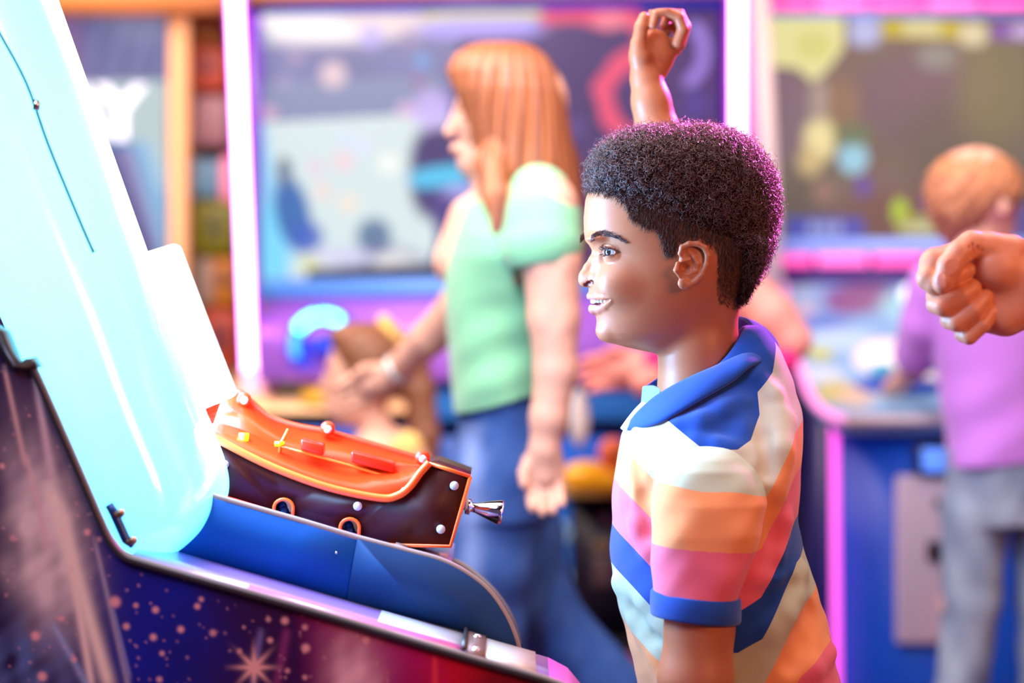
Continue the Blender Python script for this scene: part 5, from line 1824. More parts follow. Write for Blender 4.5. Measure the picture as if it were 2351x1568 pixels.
    part('clip', [g_box(P(84, 241, 2.288), (.006, .006, .010), 0, 0)], st, dome)
    # dome bracket with two screws near the lower left
    bc = mat('navy_bracket', (0.02, 0.07, 0.30), rough=0.3, metal=0.3)
    brk = part('dome_bracket', [g_tube([P(250, 1158, 2.28), P(262, 1178, 2.28), P(290, 1240, 2.28), P(306, 1254, 2.28)], [.004, .0045, .0045, .003], 8)], bc, root, True)
    for x, y in ((268, 1180), (296, 1243)):
        part('screw', [g_tube([P(x - 6, y + 4, 2.27), P(x + 8, y - 3, 2.27)], [.003, .003], 10), g_ellipsoid(P(x + 9, y - 2, 2.268), (.0042, .004, .0042), 12, 8)], mat('brass_screw', (0.5, 0.32, 0.2), rough=0.3, metal=1.0), brk, True)
    build_launcher(root)


def build_launcher(root):
    """orange acrylic box with a chrome plunger, on the far lane"""
    D = 2.50
    TH = 0.11
    oj = bpy.data.materials.new('orange_acrylic')
    oj.use_nodes = True
    nt = oj.node_tree
    b = nt.nodes['Principled BSDF']
    b.inputs['Base Color'].default_value = (0.95, 0.065, 0.006, 1)
    b.inputs['Roughness'].default_value = 0.35
    b.inputs['Coat Weight'].default_value = 0.1
    tr = nt.nodes.new('ShaderNodeBsdfTranslucent')
    tr.inputs['Color'].default_value = (0.95, 0.07, 0.006, 1)
    mx = nt.nodes.new('ShaderNodeMixShader')
    mx.inputs[0].default_value = 0.45
    nt.links.new(b.outputs[0], mx.inputs[1])
    nt.links.new(tr.outputs[0], mx.inputs[2])
    nt.links.new(mx.outputs[0], nt.nodes['Material Output'].inputs['Surface'])
    rim = mat('orange_edge', (1.0, 0.13, 0.008), rough=0.4)
    redge = mat('red_orange_edge', (0.95, 0.045, 0.010), rough=0.4)
    brown = mat('smoked_amber_panel', (0.050, 0.006, 0.006), rough=0.45, spec=0.25, vary=0.35, vscale=14)
    st = mat('pale_screw', (0.62, 0.62, 0.66), rough=0.3, metal=0.5)
    lower = [(455, 985), (505, 1012), (620, 1070), (750, 1118), (870, 1142), (905, 1138), (935, 1122), (975, 1070), (1005, 1066), (1080, 1094), (1034, 1254), (875, 1251), (824, 1236), (824, 1206), (812, 1192), (794, 1192), (782, 1206),
             (780, 1224), (672, 1190), (672, 1162), (660, 1147), (642, 1147), (629, 1162), (627, 1176), (430, 1112)]
    bx = part('launcher_box', [g_prism([P(x, y, D) for x, y in lower], (0, TH, 0))], brown, root)
    # outline of the panel: fluorescent edge glow put into bright orange colour
    for seg in ([(1080, 1094), (1034, 1254), (875, 1251)], [(430, 1112), (520, 1142), (627, 1176)], [(672, 1190), (780, 1224)], [(824, 1236), (875, 1251)], [(985, 1064), (1080, 1094)]):
        part('bright_edge', [g_tube([P(x, y, D - .001) for x, y in seg], 0.0021, 8)], redge if seg[0][0] in (430, 672) else rim, bx, True)
    for cx, cy in ((651, 1168), (803, 1213)):
        arc = [(cx - 22, cy + 20), (cx - 22, cy - 2)] + [(cx - 22 * math.cos(a), cy - 2 - 20 * math.sin(a)) for a in np.linspace(0.2, math.pi - 0.2, 9)] + [(cx + 22, cy - 2), (cx + 20, cy + 26)]
        t = part('mounting_notch', [g_tube([P(x, y, D - .002) for x, y in arc], 0.0019, 8)], rim, bx, True)
        g = [g_ellipsoid(P(cx - 2, cy - 4, D + .012), (.005, .004, .006), 14, 8), g_ellipsoid(P(cx, cy + 10, D + .010), (.006, .005, .008), 14, 8)]
        part('bolt', g, mat('blue_bolt', (0.05, 0.16, 0.45), rough=0.2, metal=0.7), t, True)
    # upper trough of clear orange plastic
    top = catmull([(462, 948), (500, 922), (545, 900), (575, 922), (620, 958), (680, 978), (752, 992), (860, 1022), (960, 1052), (986, 1062)], 5)
    bot = catmull([(455, 985), (505, 1012), (620, 1070), (750, 1118), (870, 1143), (912, 1138), (940, 1118), (965, 1085), (986, 1062)], 5)
    # front wall (leans in), back wall, floor of the trough
    def strip(a, b, da, db, name, m):
        Aa = [P(p[0], p[1], da) for p in a]
        Bb = [P(p[0], p[1], db) for p in b]
        n = min(len(Aa), len(Bb))
        ia = np.linspace(0, len(Aa) - 1, 40)
        ib = np.linspace(0, len(Bb) - 1, 40)
        A_ = np.array([np.array(Aa[int(i)]) * (1 - i % 1) + np.array(Aa[min(int(i) + 1, len(Aa) - 1)]) * (i % 1) for i in ia])
        B_ = np.array([np.array(Bb[int(i)]) * (1 - i % 1) + np.array(Bb[min(int(i) + 1, len(Bb) - 1)]) * (i % 1) for i in ib])
        V = np.concatenate([A_, B_])
        o = mesh_obj(name, V, np.array([[i, i + 1, 41 + i, 40 + i] for i in range(39)]), m, bx, True)
        s = o.modifiers.new('t', 'SOLIDIFY')
        s.thickness = 0.003
        return o
    mid = [(p[0] * 0.5 + q[0] * 0.5, p[1] * 0.42 + q[1] * 0.58) for p, q in zip([top[int(i)] for i in np.linspace(0, len(top) - 1, 30)], [bot[int(i)] for i in np.linspace(0, len(bot) - 1, 30)])]
    strip(bot, mid, D - .001, D + .045, 'trough_front', oj)
    strip(mid, top, D + .045, D + TH, 'trough_back', oj)
    part('trough_rim', [g_tube([P(p[0], p[1], D - .002) for p in bot], 0.0042, 8)], mat('orange_rim_soft', (1.0, 0.12, 0.01), rough=0.4), bx, True)
    part('trough_back_rim', [g_tube([P(p[0], p[1], D + TH - .002) for p in top], 0.0036, 8)], redge, bx, True)
    # rail and posts inside the trough
    rp = [(640, 1024), (700, 1040), (800, 1068), (900, 1098), (950, 1112)]
    part('ball_rail', [g_tube([P(x, y, D + .035) for x, y in rp], 0.0016, 8)], rim, bx, True)
    part('rail_post', [g_tube([P(640, 1055, D + .035), P(645, 1018, D + .035), P(662, 985, D + .035)], .0018, 8)], rim, bx, True)
    part('yellow_peg', [g_tube([P(560, 994, D + .03), P(560, 1030, D + .03)], .0055, 12)], mat('yellow_peg', (1.0, 0.72, 0.0), rough=0.3, coat=0.5), bx, True)
    part('yellow_peg', [g_box(P(642, 1019, D + .028), (.010, .006, .005))], mat('yellow_peg', (1, 1, 0)), bx)
    for x0, x1, y0, y1 in ((690, 742, 1008, 1034), (806, 905, 1036, 1062), (840, 884, 1094, 1106)):
        part('inner_block', [g_prism([P(x0, y0, D + .03), P(x1, y0 + (x1 - x0) * .27, D + .03), P(x1, y1 + (x1 - x0) * .25, D + .03), P(x0, y1, D + .03)], (0, .03, 0))], mat('deep_red_plastic', (0.75, 0.02, 0.004), rough=0.25), bx, bevel=.002)
    # eyelets with screws on the rim
    for x, y, d in ((560, 917, D + TH - .01), (752, 984, D + TH - .01), (970, 1052, D + .05)):
        e = part('eyelet', [g_tube([P(x, y, d), P(x, y, d - .012)], [.0080, .0080], 20)], oj, bx, True)
        part('screw', [g_ellipsoid(P(x + 1, y + 2, d - .012), (.0042, .003, .0042), 12, 8)], st, e, True)
    for x, y in ((1043, 1115), (1012, 1215), (821, 1162), (927, 1126), (515, 1066)):
        r = .0047 if x != 927 else .0033
        part('screw', [g_tube([P(x, y, D), P(x, y, D - .003)], [r, r], 16), g_ellipsoid(P(x, y, D - .003), (r * .8, .002, r * .8), 12, 8)], st, bx, True)
    # bearing block and chrome plunger knob
    part('bearing_plate', [g_prism([P(1070, 1104, D + .02), P(1080, 1110, D + .02), P(1062, 1180, D + .02), P(1050, 1186, D + .02)], (0, .05, 0))], mat('ivory_nylon', (0.75, 0.7, 0.62), rough=0.4), bx)
    ax = [(1052, 1160, .0045), (1068, 1162, .0045), (1069, 1162, .0085), (1080, 1163.5, .0085), (1082, 1164, .0052), (1092, 1166, .0052), (1120, 1171, .0095), (1144, 1176, .0128), (1152, 1177.5, .0130), (1155, 1178, .0105)]
    part('plunger_knob', [g_tube([P(x, y, D + .045) for x, y, r in ax], [r for _, _, r in ax], 32)], mat('chrome', (0.75, 0.72, 0.78), rough=0.08, metal=1.0), bx, True)

# ------------------------------------------------------------------ room and the machines at the back
def build_room():
    X0, X1, Y0, Y1, Z1 = -3.4, 3.2, -1.2, 7.4, 3.3
    wall = mat('dark_violet_wall', (0.10, 0.04, 0.22), rough=0.8)
    for nm, c, s in (('wall_back', ((X0 + X1) / 2, Y1 + .05, Z1 / 2), (X1 - X0 + .2, .1, Z1)), ('wall_left', (X0 - .05, (Y0 + Y1) / 2, Z1 / 2), (.1, Y1 - Y0, Z1)),
                     ('wall_right', (X1 + .05, (Y0 + Y1) / 2, Z1 / 2), (.1, Y1 - Y0, Z1))):
        o = part(nm, [g_box(c, s)], wall)
        tag(o, kind='structure')
    fl = bpy.data.materials.new('patterned_carpet')
    fl.use_nodes = True
    nt = fl.node_tree
    b = nt.nodes['Principled BSDF']
    b.inputs['Roughness'].default_value = 0.95
    tc = nt.nodes.new('ShaderNodeTexCoord')
    vo = nt.nodes.new('ShaderNodeTexVoronoi')
    vo.inputs['Scale'].default_value = 5
    cr = nt.nodes.new('ShaderNodeValToRGB')
    cr.color_ramp.interpolation = 'CONSTANT'
    e = cr.color_ramp.elements
    e[0].color = (0.05, 0.02, 0.12, 1)
    e[1].position = 0.4
    e[1].color = (0.6, 0.05, 0.05, 1)
    k = e.new(0.7)
    k.color = (0.8, 0.4, 0.04, 1)
    k = e.new(0.85)
    k.color = (0.03, 0.08, 0.4, 1)
    sp = nt.nodes.new('ShaderNodeSeparateColor')
    nt.links.new(tc.outputs['Object'], vo.inputs['Vector'])
    nt.links.new(vo.outputs['Color'], sp.inputs['Color'])
    nt.links.new(sp.outputs[0], cr.inputs['Fac'])
    nt.links.new(cr.outputs['Color'], b.inputs['Base Color'])
    tag(part('floor', [g_box(((X0 + X1) / 2, (Y0 + Y1) / 2, -.05), (X1 - X0, Y1 - Y0, .1))], fl), kind='structure')
    tag(part('ceiling', [g_box(((X0 + X1) / 2, (Y0 + Y1) / 2, Z1 + .05), (X1 - X0, Y1 - Y0, .1))], mat('dark_ceiling', (0.05, 0.04, 0.08), rough=0.8)), kind='structure')


def screen_mat(name, s):
    """a lit display: gives off its picture"""
    m = mat(name, (1, 1, 1), rough=0.25, attr='Col', attr_emit=True, es=s, spec=0.3)
    # keep the surface itself dark so that only the picture shines
    nt = m.node_tree
    for l in list(nt.links):
        if l.to_socket.name == 'Base Color':
            nt.links.remove(l)
    nt.nodes['Principled BSDF'].inputs['Base Color'].default_value = (0.03, 0.03, 0.04, 1)
    return m


def blob(c, x, y, cx, cy, rx, ry, col, soft=0.12, a=1.0, p=2.0, rot=0.0):
    dx, dy = x - cx, y - cy
    if rot:
        co, si = math.cos(rot), math.sin(rot)
        dx, dy = dx * co + dy * si, -dx * si + dy * co
    r = (np.abs(dx / rx) ** p + np.abs(dy / ry) ** p) ** (1 / p)
    f = np.clip((1 - r) / soft + 0.5, 0, 1)[:, None] * a
    return c * (1 - f) + np.array(col if not isinstance(col, str) else hexc(col)) * f


def polyc(c, x, y, pts, col, a=1.0):
    f = in_poly(x, y, pts)[:, None] * a
    return c * (1 - f) + np.array(col if not isinstance(col, str) else hexc(col)) * f


def box_px(x0, y0, x1, y1, d, depth, name, m, parent=None, bevel=0.0, label=None):
    """upright box whose front face fills the photo rectangle at depth d"""
    a, b = P(x0, y0, d), P(x1, y1, d)
    return part(name, [g_box(((a.x + b.x) / 2, d + depth / 2, (a.z + b.z) / 2), (abs(b.x - a.x), depth, abs(a.z - b.z)))], m, parent, bevel=bevel, label=label)


def box_floor(x0, y0, x1, d, depth, name, m, parent=None, bevel=0.0):
    a, b = P(x0, y0, d), P(x1, y0, d)
    return part(name, [g_box(((a.x + b.x) / 2, d + depth / 2, a.z / 2), (abs(b.x - a.x), depth, a.z))], m, parent, bevel=bevel)


def quad(name, pts, th, m, parent=None):
    """slab from four world points, thickened away from the viewer"""
    return part(name, [g_prism(pts, th)], m, parent)


def text_obj(name, body, loc, size, material, parent, extrude=0.004, rot=(math.pi / 2, 0, 0), bold=0.0):
    cu = bpy.data.curves.new(name, 'FONT')
    cu.body = body
    cu.size = size
    cu.extrude = extrude
    cu.offset = bold
    cu.align_x = 'CENTER'
    cu.align_y = 'CENTER'
    cu.materials.append(material)
    o = bpy.data.objects.new(name, cu)
    COL.objects.link(o)
    bpy.context.view_layer.update()
    me = bpy.data.meshes.new_from_object(o.evaluated_get(bpy.context.evaluated_depsgraph_get()))
    bpy.data.objects.remove(o)
    o = bpy.data.objects.new(name, me)
    COL.objects.link(o)
    o.location = loc
    o.rotation_euler = rot
    if parent is not None:
        o.parent = parent
        o.matrix_parent_inverse = Matrix.Translation(parent_origin(parent)).inverted()
    return o


def glow(name, col, s):
    return mat(name, col, rough=0.4, emit=col, es=s)


def build_left_back():
    D = 5.3
    root = empty('arcade_machine', tuple(P(250, 0, D).xy) + (0,), 'wide arcade screen with big white letters, in a frame coloured as if lit orange, at the far left', 'arcade machine')

    def pic(U, V):
        x, y = 60 + U * 330, 22 + V * 600
        c = np.tile(np.array(hexc('6f6fa0')), (len(x), 1))
        st = 0.5 + 0.5 * np.sin((x + y * 0.25) / 9)
        c = c * (0.75 + 0.35 * st)[:, None]
        c = polyc(c, x, y, [(60, 22), (400, 22), (400, 44), (60, 40)], '8f97a0')
        c = blob(c, x, y, 150, 120, 46, 110, '8a5a90', 0.8, 0.6)
        c = blob(c, x, y, 330, 60, 70, 40, '8c8cb0', 0.8, 0.6)
        c = polyc(c, x, y, [(60, 190), (400, 186), (400, 640), (60, 640)], 'bccfcd')
        c = polyc(c, x, y, [(296, 326), (330, 322), (392, 470), (392, 640), (330, 640), (300, 480)], '86b8e0')
        c = polyc(c, x, y, [(330, 322), (360, 420), (392, 470), (392, 400), (345, 320)], 'b4d2e4')
        c = polyc(c, x, y, [(228, 334), (262, 334), (370, 620), (318, 620), (228, 420)], '3c3f7e')
        c = polyc(c, x, y, [(262, 334), (300, 330), (372, 590), (360, 610)], '8d86b8')
        c = polyc(c, x, y, [(228, 328), (290, 326), (294, 338), (228, 340)], '3a7ec8')
        return c
    paint_grid('screen', [P(60, 22, D), P(390, 22, D), P(390, 620, D), P(60, 620, D)], 140, 240, pic, screen_mat('left_screen_picture', 0.95), root)
    fr = mat('black_bezel', (0.012, 0.012, 0.02), rough=0.4)
    box_px(60, 20, 392, 30, D - .01, .03, 'bezel', fr, root)
    box_px(384, 20, 396, 620, D - .01, .03, 'bezel', fr, root)
    box_px(40, 24, 396, 640, D + .03, .25, 'screen_housing', fr, root)
    box_floor(40, 640, 396, D, .4, 'cabinet', mat('deep_blue_cabinet', (0.01, 0.05, 0.3), rough=0.4), root)
    wm = glow('white_letter', (0.85, 0.86, 1.0), 0.9)
    for ch, px, sz in (('A', 190, 0.165), ('Y', 278, 0.165)):
        text_obj('letter', ch, P(px, 264, D - .012), sz, wm, root, bold=.003)
    # timber frame, orange light put into the colour of post and beam
    tim = mat('light_oak', 'f0b47c', rough=0.6, vary=0.1, vscale=6)
    fr2 = empty('wooden_frame', tuple(P(400, 0, 5.2).xy) + (0,), 'pale wooden frame coloured as if lit orange, around the far left screen', 'frame')
    a = P(396, -40, 5.2)
    box_floor(388, -120, 430, 5.16, .08, 'post', tim, fr2)
    box_px(-80, -60, 560, 26, 5.12, .12, 'beam', mat('beam_orange_light_tint', 'f09a50', rough=0.6), fr2)
    # stack of lettered blocks beside the post
    cab = empty('block_display', tuple(P(490, 0, 5.35).xy) + (0,), 'tall brown display case behind the lettered colour blocks', 'display case')
    box_floor(430, -60, 590, 5.42, .3, 'case', mat('brown_case', (0.42, 0.15, 0.06), rough=0.6), cab)
    box_px(430, 847, 590, 864, 5.28, .14, 'shelf', mat('brown_case', (0.42, 0.15, 0.06), rough=0.6), cab)
    tiles = [(478, 74, 92, 66, 'c8731c', '', 'dark orange block at the top of the lettered stack'), (484, 160, 92, 104, 'd9562e', 'R', 'red-orange letter block, second from the top of the stack'),
             (490, 280, 88, 118, 'bd8788', '', 'dusty pink block above the light blue one'), (478, 412, 76, 92, '7aaac0', '', 'light blue block in the middle of the stack'),
             (528, 412, 34, 104, 'f47f96', '', 'pink glow beside the light blue block, shaped as a narrow block'), (500, 524, 96, 124, '8f8a08', 'E', 'olive green letter block below the light blue one'),
             (478, 648, 42, 112, 'b9a08c', '', 'narrow beige block left of the orange one'), (520, 648, 62, 112, 'e08a1e', 'P', 'orange letter block below the olive one'), (512, 776, 86, 134, 'd4502a', 'B', 'red-orange letter block at the foot of the stack')]
    dk = mat('dark_letter', (0.03, 0.02, 0.06), rough=0.6)
    for x, y, w, h, col, ch, lab in tiles:
        c = P(x, y, 5.34)
        k = 5.3 / F
        o = part('letter_block', [g_box(c, (w * k, .10, h * k))], mat('block_' + col, col, rough=0.5), bevel=.012)
        if col == 'f47f96':
            o.data.materials[0] = glow('pink_glow_block', hexc('f98aa0'), 0.6)  # patch of pink glow, built as an emitting block
        tag(o, lab, 'block', 'lettered blocks in the display')
        if ch:
            text_obj('letter', ch, P(x, y, 5.34) + Vector((0, -.052, 0)), h * k * 0.62, dk, o, extrude=.003)


def neon(px0, py0, px1, py1, d, r, lab):
    a, b = P(px0, py0, d), P(px1, py1, d)
    root = empty('neon_tube', (b.x, b.y, 0), lab, 'neon light')
    n = 24
    tube = g_tube([a, b], r * 0.72, 20)
    mesh_obj('tube', tube[0], tube[1], glow('pink_neon', (1.0, 0.42, 0.98), 7.5), root, True)
    ch = [g_box(((a.x + b.x) / 2, d + r * 1.2, (a.z + b.z) / 2), (r * 2.0, r * 0.8, (a.z - b.z)))]
    part('channel', [g_tube([a + Vector((0, r * 1.3, 0)), b + Vector((0, r * 1.3, 0))], [r * 1.15, r * 1.15], 16)], mat('purple_halo_channel', (0.35, 0.02, 0.6), rough=0.35, emit=(0.5, 0.02, 0.9), es=0.35), root, True)  # purple halo round the tube is put into the channel's emission
    part('end_cap', [g_tube([b, b - (a - b).normalized() * -0.0 + Vector((0, 0, -r * .6))], [r * .9, r * .7], 16)], mat('pink_cap', (0.9, 0.5, 0.8), rough=0.4), root, True)
    return root


def build_center():
    D = 5.0
    root = empty('arcade_machine', tuple(P(1120, 0, D).xy) + (0,), 'driving arcade machine with a huge screen in a blue-purple frame, centre back', 'arcade machine')

    def pic(U, V):
        x, y = 585 + U * 1085, 24 + V * 620
        c = np.tile(np.array(hexc('6d6fa2')), (len(x), 1))
        c = polyc(c, x, y, [(1060, 20), (1680, 20), (1680, 660), (1000, 660)], '3b2260')
        p = np.stack([x, y, 0 * x], 1)
        n = vnoise(p, 70, 50)
        c = c * (1 + 0.22 * n)[:, None]
        c = polyc(c, x, y, [(585, 190), (1010, 178), (1010, 262), (585, 276)], '7d88aa')
        c = blob(c, x, y, 740, 40, 200, 62, 'f8eeee', 0.5, 1, 2.4)
        c = blob(c, x, y, 900, 40, 120, 44, 'e6cfd0', 0.6, 0.9, 2.4)
        # pale area, with the ceiling's reflection painted into the picture
        c = polyc(c, x, y, [(585, 282), (1010, 262), (1060, 300), (1010, 640), (585, 640)], 'cfdedd')
        c = polyc(c, x, y, [(585, 282), (606, 280), (660, 640), (585, 640)], '8ccdf2')
        c = blob(c, x, y, 610, 560, 60, 90, '74d4f8', 0.6, 0.9)
        c = blob(c, x, y, 668, 490, 40, 86, '1f62a8', 0.35, 1, 2, -0.2)
        c = blob(c, x, y, 650, 392, 18, 32, '47607c', 0.6, 0.9)
        c = blob(c, x, y, 700, 545, 38, 36, '2c55b8', 0.5, 0.9)
        c = blob(c, x, y, 856, 545, 40, 42, '4d6c90', 0.5, 0.95)
        c = blob(c, x, y, 870, 600, 90, 34, '5c5590', 0.6, 0.8)
        # dark figure-like mass beside the woman
        c = blob(c, x, y, 1030, 400, 90, 110, '2e1a60', 0.25, 1, 3)
        c = polyc(c, x, y, [(980, 420), (1120, 400), (1120, 660), (960, 660), (1000, 560)], '42307a')
        c = blob(c, x, y, 1010, 408, 72, 24, '46bde6', 0.35, 1, 3, -0.12)
        c = blob(c, x, y, 1060, 442, 44, 16, 'a8a4ea', 0.6, 0.9)
        c = blob(c, x, y, 900, 604, 48, 26, 'e6e3e0', 0.6, 0.9)
        c = blob(c, x, y, 780, 590, 70, 24, 'cfcde8', 0.6, 0.9)
        c = polyc(c, x, y, [(700, 618), (1015, 606), (1015, 640), (700, 640)], '1c1530')
        c = blob(c, x, y, 706, 605, 26, 14, 'd8d890', 0.6, 0.9)
        # dots
        for sx, sy, r, col in ((764, 173, 30, 'e8c8cc'), (968, 145, 18, '5c9cd8'), (676, 130, 20, '9a88a8'), (600, 82, 22, '90a8b8'), (852, 88, 26, 'b4a4ee'), (616, 260, 18, 'd8a8c8'), (990, 256, 44, 'c4acee'), (930, 256, 20, 'd8b0d8'),
                               (786, 372, 24, 'eccad0'), (890, 378, 24, 'f0f4ea'), (722, 385, 18, 'e6c4d8'), (738, 440, 22, 'ead4cc'), (796, 468, 22, 'f0dcc8'), (830, 340, 22, 'd4dcf2'), (790, 320, 20, 'd0dcf0'), (650, 190, 18, '9a90b8'),
                               (940, 95, 22, '8f80a8'), (1250, 205, 26, '55408a'), (1600, 250, 30, '4a3490'), (1320, 300, 26, '503a80'), (960, 190, 18, '8f6c98')):
            c = blob(c, x, y, sx, sy, r, r, col, 0.5, 0.85)
        # marquee lettering band: yellow over lilac
        c = polyc(c, x, y, [(966, 30), (1260, 26), (1262, 52), (972, 56)], 'd8ca66')
        c = blob(c, x, y, 1105, 70, 140, 22, 'a89af0', 0.4, 1, 4)
        c = polyc(c, x, y, [(985, 36), (1240, 32), (1240, 44), (985, 48)], 'ece08a')
        # red ribbon curling down the right
        for (ax, ay), (bx, by), r in (((1255, 48), (1360, 38), 24), ((1360, 38), (1450, 52), 26), ((1450, 52), (1500, 110), 26), ((1490, 120), (1420, 160), 30), ((1420, 160), (1382, 210), 28), ((1382, 210), (1400, 280), 27),
                                      ((1400, 280), (1450, 330), 26), ((1300, 44), (1400, 70), 16)):
            dx, dy = bx - ax, by - ay
            t = np.clip(((x - ax) * dx + (y - ay) * dy) / (dx * dx + dy * dy), 0, 1)
            dd = np.hypot(x - ax - t * dx, y - ay - t * dy)
            f = np.clip((r - dd) / 14, 0, 1)[:, None]
            c = c * (1 - f) + np.array(hexc('e8486c')) * f
        c = blob(c, x, y, 1400, 56, 40, 20, 'ff90a0', 0.7, 0.7)
        # violet arc at the right
        for a in np.linspace(-0.9, 1.2, 24):
            c = blob(c, x, y, 1560 + 56 * math.cos(a), 130 + 74 * math.sin(a), 14, 14, '9a7cdc', 0.8, 0.5)
        c = polyc(c, x, y, [(1640, 20), (1680, 20), (1680, 660), (1650, 660)], '3a0c80', 0.8)
        c = blob(c, x, y, 1340, 480, 80, 60, '6a2a6a', 0.9, 0.7)
        return c
    paint_grid('screen', [P(585, 24, D), P(1670, 10, D), P(1670, 640, D), P(590, 644, D)], 420, 240, pic, screen_mat('centre_screen_picture', 1.08), root)
    pur = mat('violet_gloss_frame', (0.16, 0.04, 0.55), rough=0.3, coat=0.4)
    blu = mat('royal_blue_frame', (0.02, 0.06, 0.62), rough=0.3, coat=0.4)
    lblu = mat('sky_blue_ledge', (0.10, 0.32, 0.85), rough=0.3)
    box_px(560, -60, 596, 700, D - .03, .3, 'side_frame', pur, root)
    box_px(1655, -60, 1735, 700, D + .0, .3, 'side_frame', mat('deep_violet_frame', (0.10, 0.01, 0.42), rough=0.3), root)
    quad('top_frame', [P(560, 4, D - .03), P(1680, -14, D - .03), P(1680, 12, D - .03), P(560, 30, D - .03)], (0, .3, 0), blu, root)
    quad('header', [P(570, -90, D - .05), P(1690, -110, D - .05), P(1690, -16, D - .05), P(570, 2, D - .05)], (0, .35, 0), mat('orange_header', (0.80, 0.34, 0.12), rough=0.5), root)
    box_px(590, 20, 1670, 700, D + .02, .28, 'screen_housing', mat('black_bezel', (0.01, 0.01, 0.02), rough=0.4), root)
    quad('ledge', [P(590, 646, D - .12), P(1700, 626, D - .12), P(1700, 664, D - .16), P(590, 684, D - .16)], (0, .18, 0), lblu, root)
    # sloping violet dashboard
    quad('dashboard', [P(590, 682, D - .14), P(1760, 664, D - .14), P(1760, 872, D - .42), P(590, 872, D - .42)], (0, .1, -.01), mat('violet_dash', (0.34, 0.12, 0.62), rough=0.35, coat=0.3, vary=0.2, vscale=3), root)
    quad('dash_stripe', [P(800, 706, D - .17), P(1200, 680, D - .16), P(1200, 712, D - .185), P(800, 726, D - .20)], (0, .004, 0), mat('orchid_stripe', (0.62, 0.16, 0.55), rough=0.4), root)
    # steering ring with blue leds
    ring = empty('steering_wheel', tuple(P(745, 0, 4.72).xy) + (0,))
    ring.parent = root
    ring.matrix_parent_inverse = Matrix.Translation(parent_origin(root)).inverted()
    RC, RR = P(745, 792, 4.62), 68 * 4.62 / F
    pts = [RC + Vector((RR * 1.0 * math.cos(a), -0.02 * math.sin(a), RR * 1.0 * math.sin(a))) for a in np.linspace(0, 2 * math.pi, 41)]
    bpy.data.objects.remove(ring)
    wm = mat('blue_lit_wheel', (0.02, 0.05, 0.5), rough=0.3, emit=(0.01, 0.06, 0.8), es=0.6)
    wheel = part('steering_wheel', [g_tube(pts, .018, 12, caps=False), g_tube([RC + Vector((-RR, 0, 0)), RC + Vector((RR, 0, 0))], .012, 8), g_ellipsoid(RC, (.022, .02, .022), 12, 8)], wm, root, True)
    led = glow('cyan_led', (0.10, 0.85, 1.0), 5.0)
    for a in (62, 75, 88, 108, 118, 128, 140):
        q = RC + Vector((RR * math.cos(math.radians(a)), -.022 - .02 * math.sin(math.radians(a)), RR * math.sin(math.radians(a))))
        part('led', [g_ellipsoid(q, (.0115, .008, .0115), 12, 8)], led, wheel, True)
    q = [RC + Vector((RR * math.cos(math.radians(a)), -.024, RR * math.sin(math.radians(a)))) for a in (158, 172, 188, 204)]
    part('light_bar', [g_tube(q, .008, 8)], glow('azure_bar', (0.06, 0.35, 1.0), 1.8), wheel, True)
    # seat console: orange desk, blue fronts, openings
    DC = 4.55
    og = mat('amber_seat', (1.0, 0.60, 0.28), rough=0.5, vary=0.1, vscale=8)
    quad('console_top', [P(540, 852, DC + .25), P(1000, 852, DC + .25), P(1000, 946, DC), P(520, 946, DC)], (0, 0, -.03), og, root)
    part('green_button_ring', [g_tube([P(674 + 30 * math.cos(a), 880 + 13 * math.sin(a), DC + .1) for a in np.linspace(0, 6.283, 25)], .008, 8, caps=False)], mat('sea_green', (0.12, 0.45, 0.35), rough=0.4), root, True)
    part('button', [g_ellipsoid(P(674, 872, DC + .1), (.022, .02, .012), 16, 8)], mat('dusty_rose_button', (0.6, 0.35, 0.36), rough=0.4), root, True)
    part('yellow_panel', [g_prism([P(700, 870, DC + .08), P(770, 866, DC + .08), P(770, 930, DC + .02), P(690, 922, DC + .02)], (0, .02, 0))], mat('yellow_panel', (0.98, 0.55, 0.05), rough=0.5), root)
    part('pink_cushion', [g_prism([P(560, 840, DC + .2), P(652, 842, DC + .2), P(640, 900, DC + .1), P(545, 910, DC + .1)], (0, .08, 0))], mat('salmon_pad', (1.0, 0.55, 0.62), rough=0.6), root, bevel=.01)
    bl = mat('cobalt_panel', (0.015, 0.10, 0.50), rough=0.35, vary=0.25, vscale=5)
    box_floor(500, 946, 1010, DC, .45, 'console_body', bl, root)
    quad('console_slope', [P(955, 800, DC + .16), P(1480, 800, DC + .16), P(1480, 962, DC), P(955, 962, DC)], (0, .1, -.02), mat('sea_blue_slope', (0.03, 0.20, 0.62), rough=0.35, vary=0.3, vscale=6), root)
    box_floor(1000, 1004, 1490, DC, .45, 'console_body', bl, root)
    box_px(1000, 962, 1490, 1004, DC + .03, .3, 'tray_slot', mat('slot_black', (0.008, 0.002, 0.03), rough=0.5), root)
    # polka dot panel
    pd = box_px(1205, 1130, 1322, 1600, DC - .012, .012, 'dotted_panel', mat('bright_blue_panel', (0.01, 0.15, 0.62), rough=0.35), root)
    dm = mat('pale_blue_dot', (0.28, 0.55, 0.85), rough=0.4)
    for cx, cy in ((1238, 1242), (1290, 1212), (1224, 1300), (1282, 1278), (1228, 1362), (1268, 1346), (1312, 1372), (1246, 1402), (1308, 1230), (1262, 1180), (1230, 1190), (1300, 1330)):
        c = P(cx, cy, DC - .013)
        part('dot', [g_tube([c, c + Vector((0, -.002, 0))], [.015, .015], 18)], dm, pd, True)
    # coin door
    cd = box_px(1312, 1140, 1500, 1512, DC - .02, .03, 'coin_door', mat('coin_door_black', (0.008, 0.005, 0.016), rough=0.4), root)
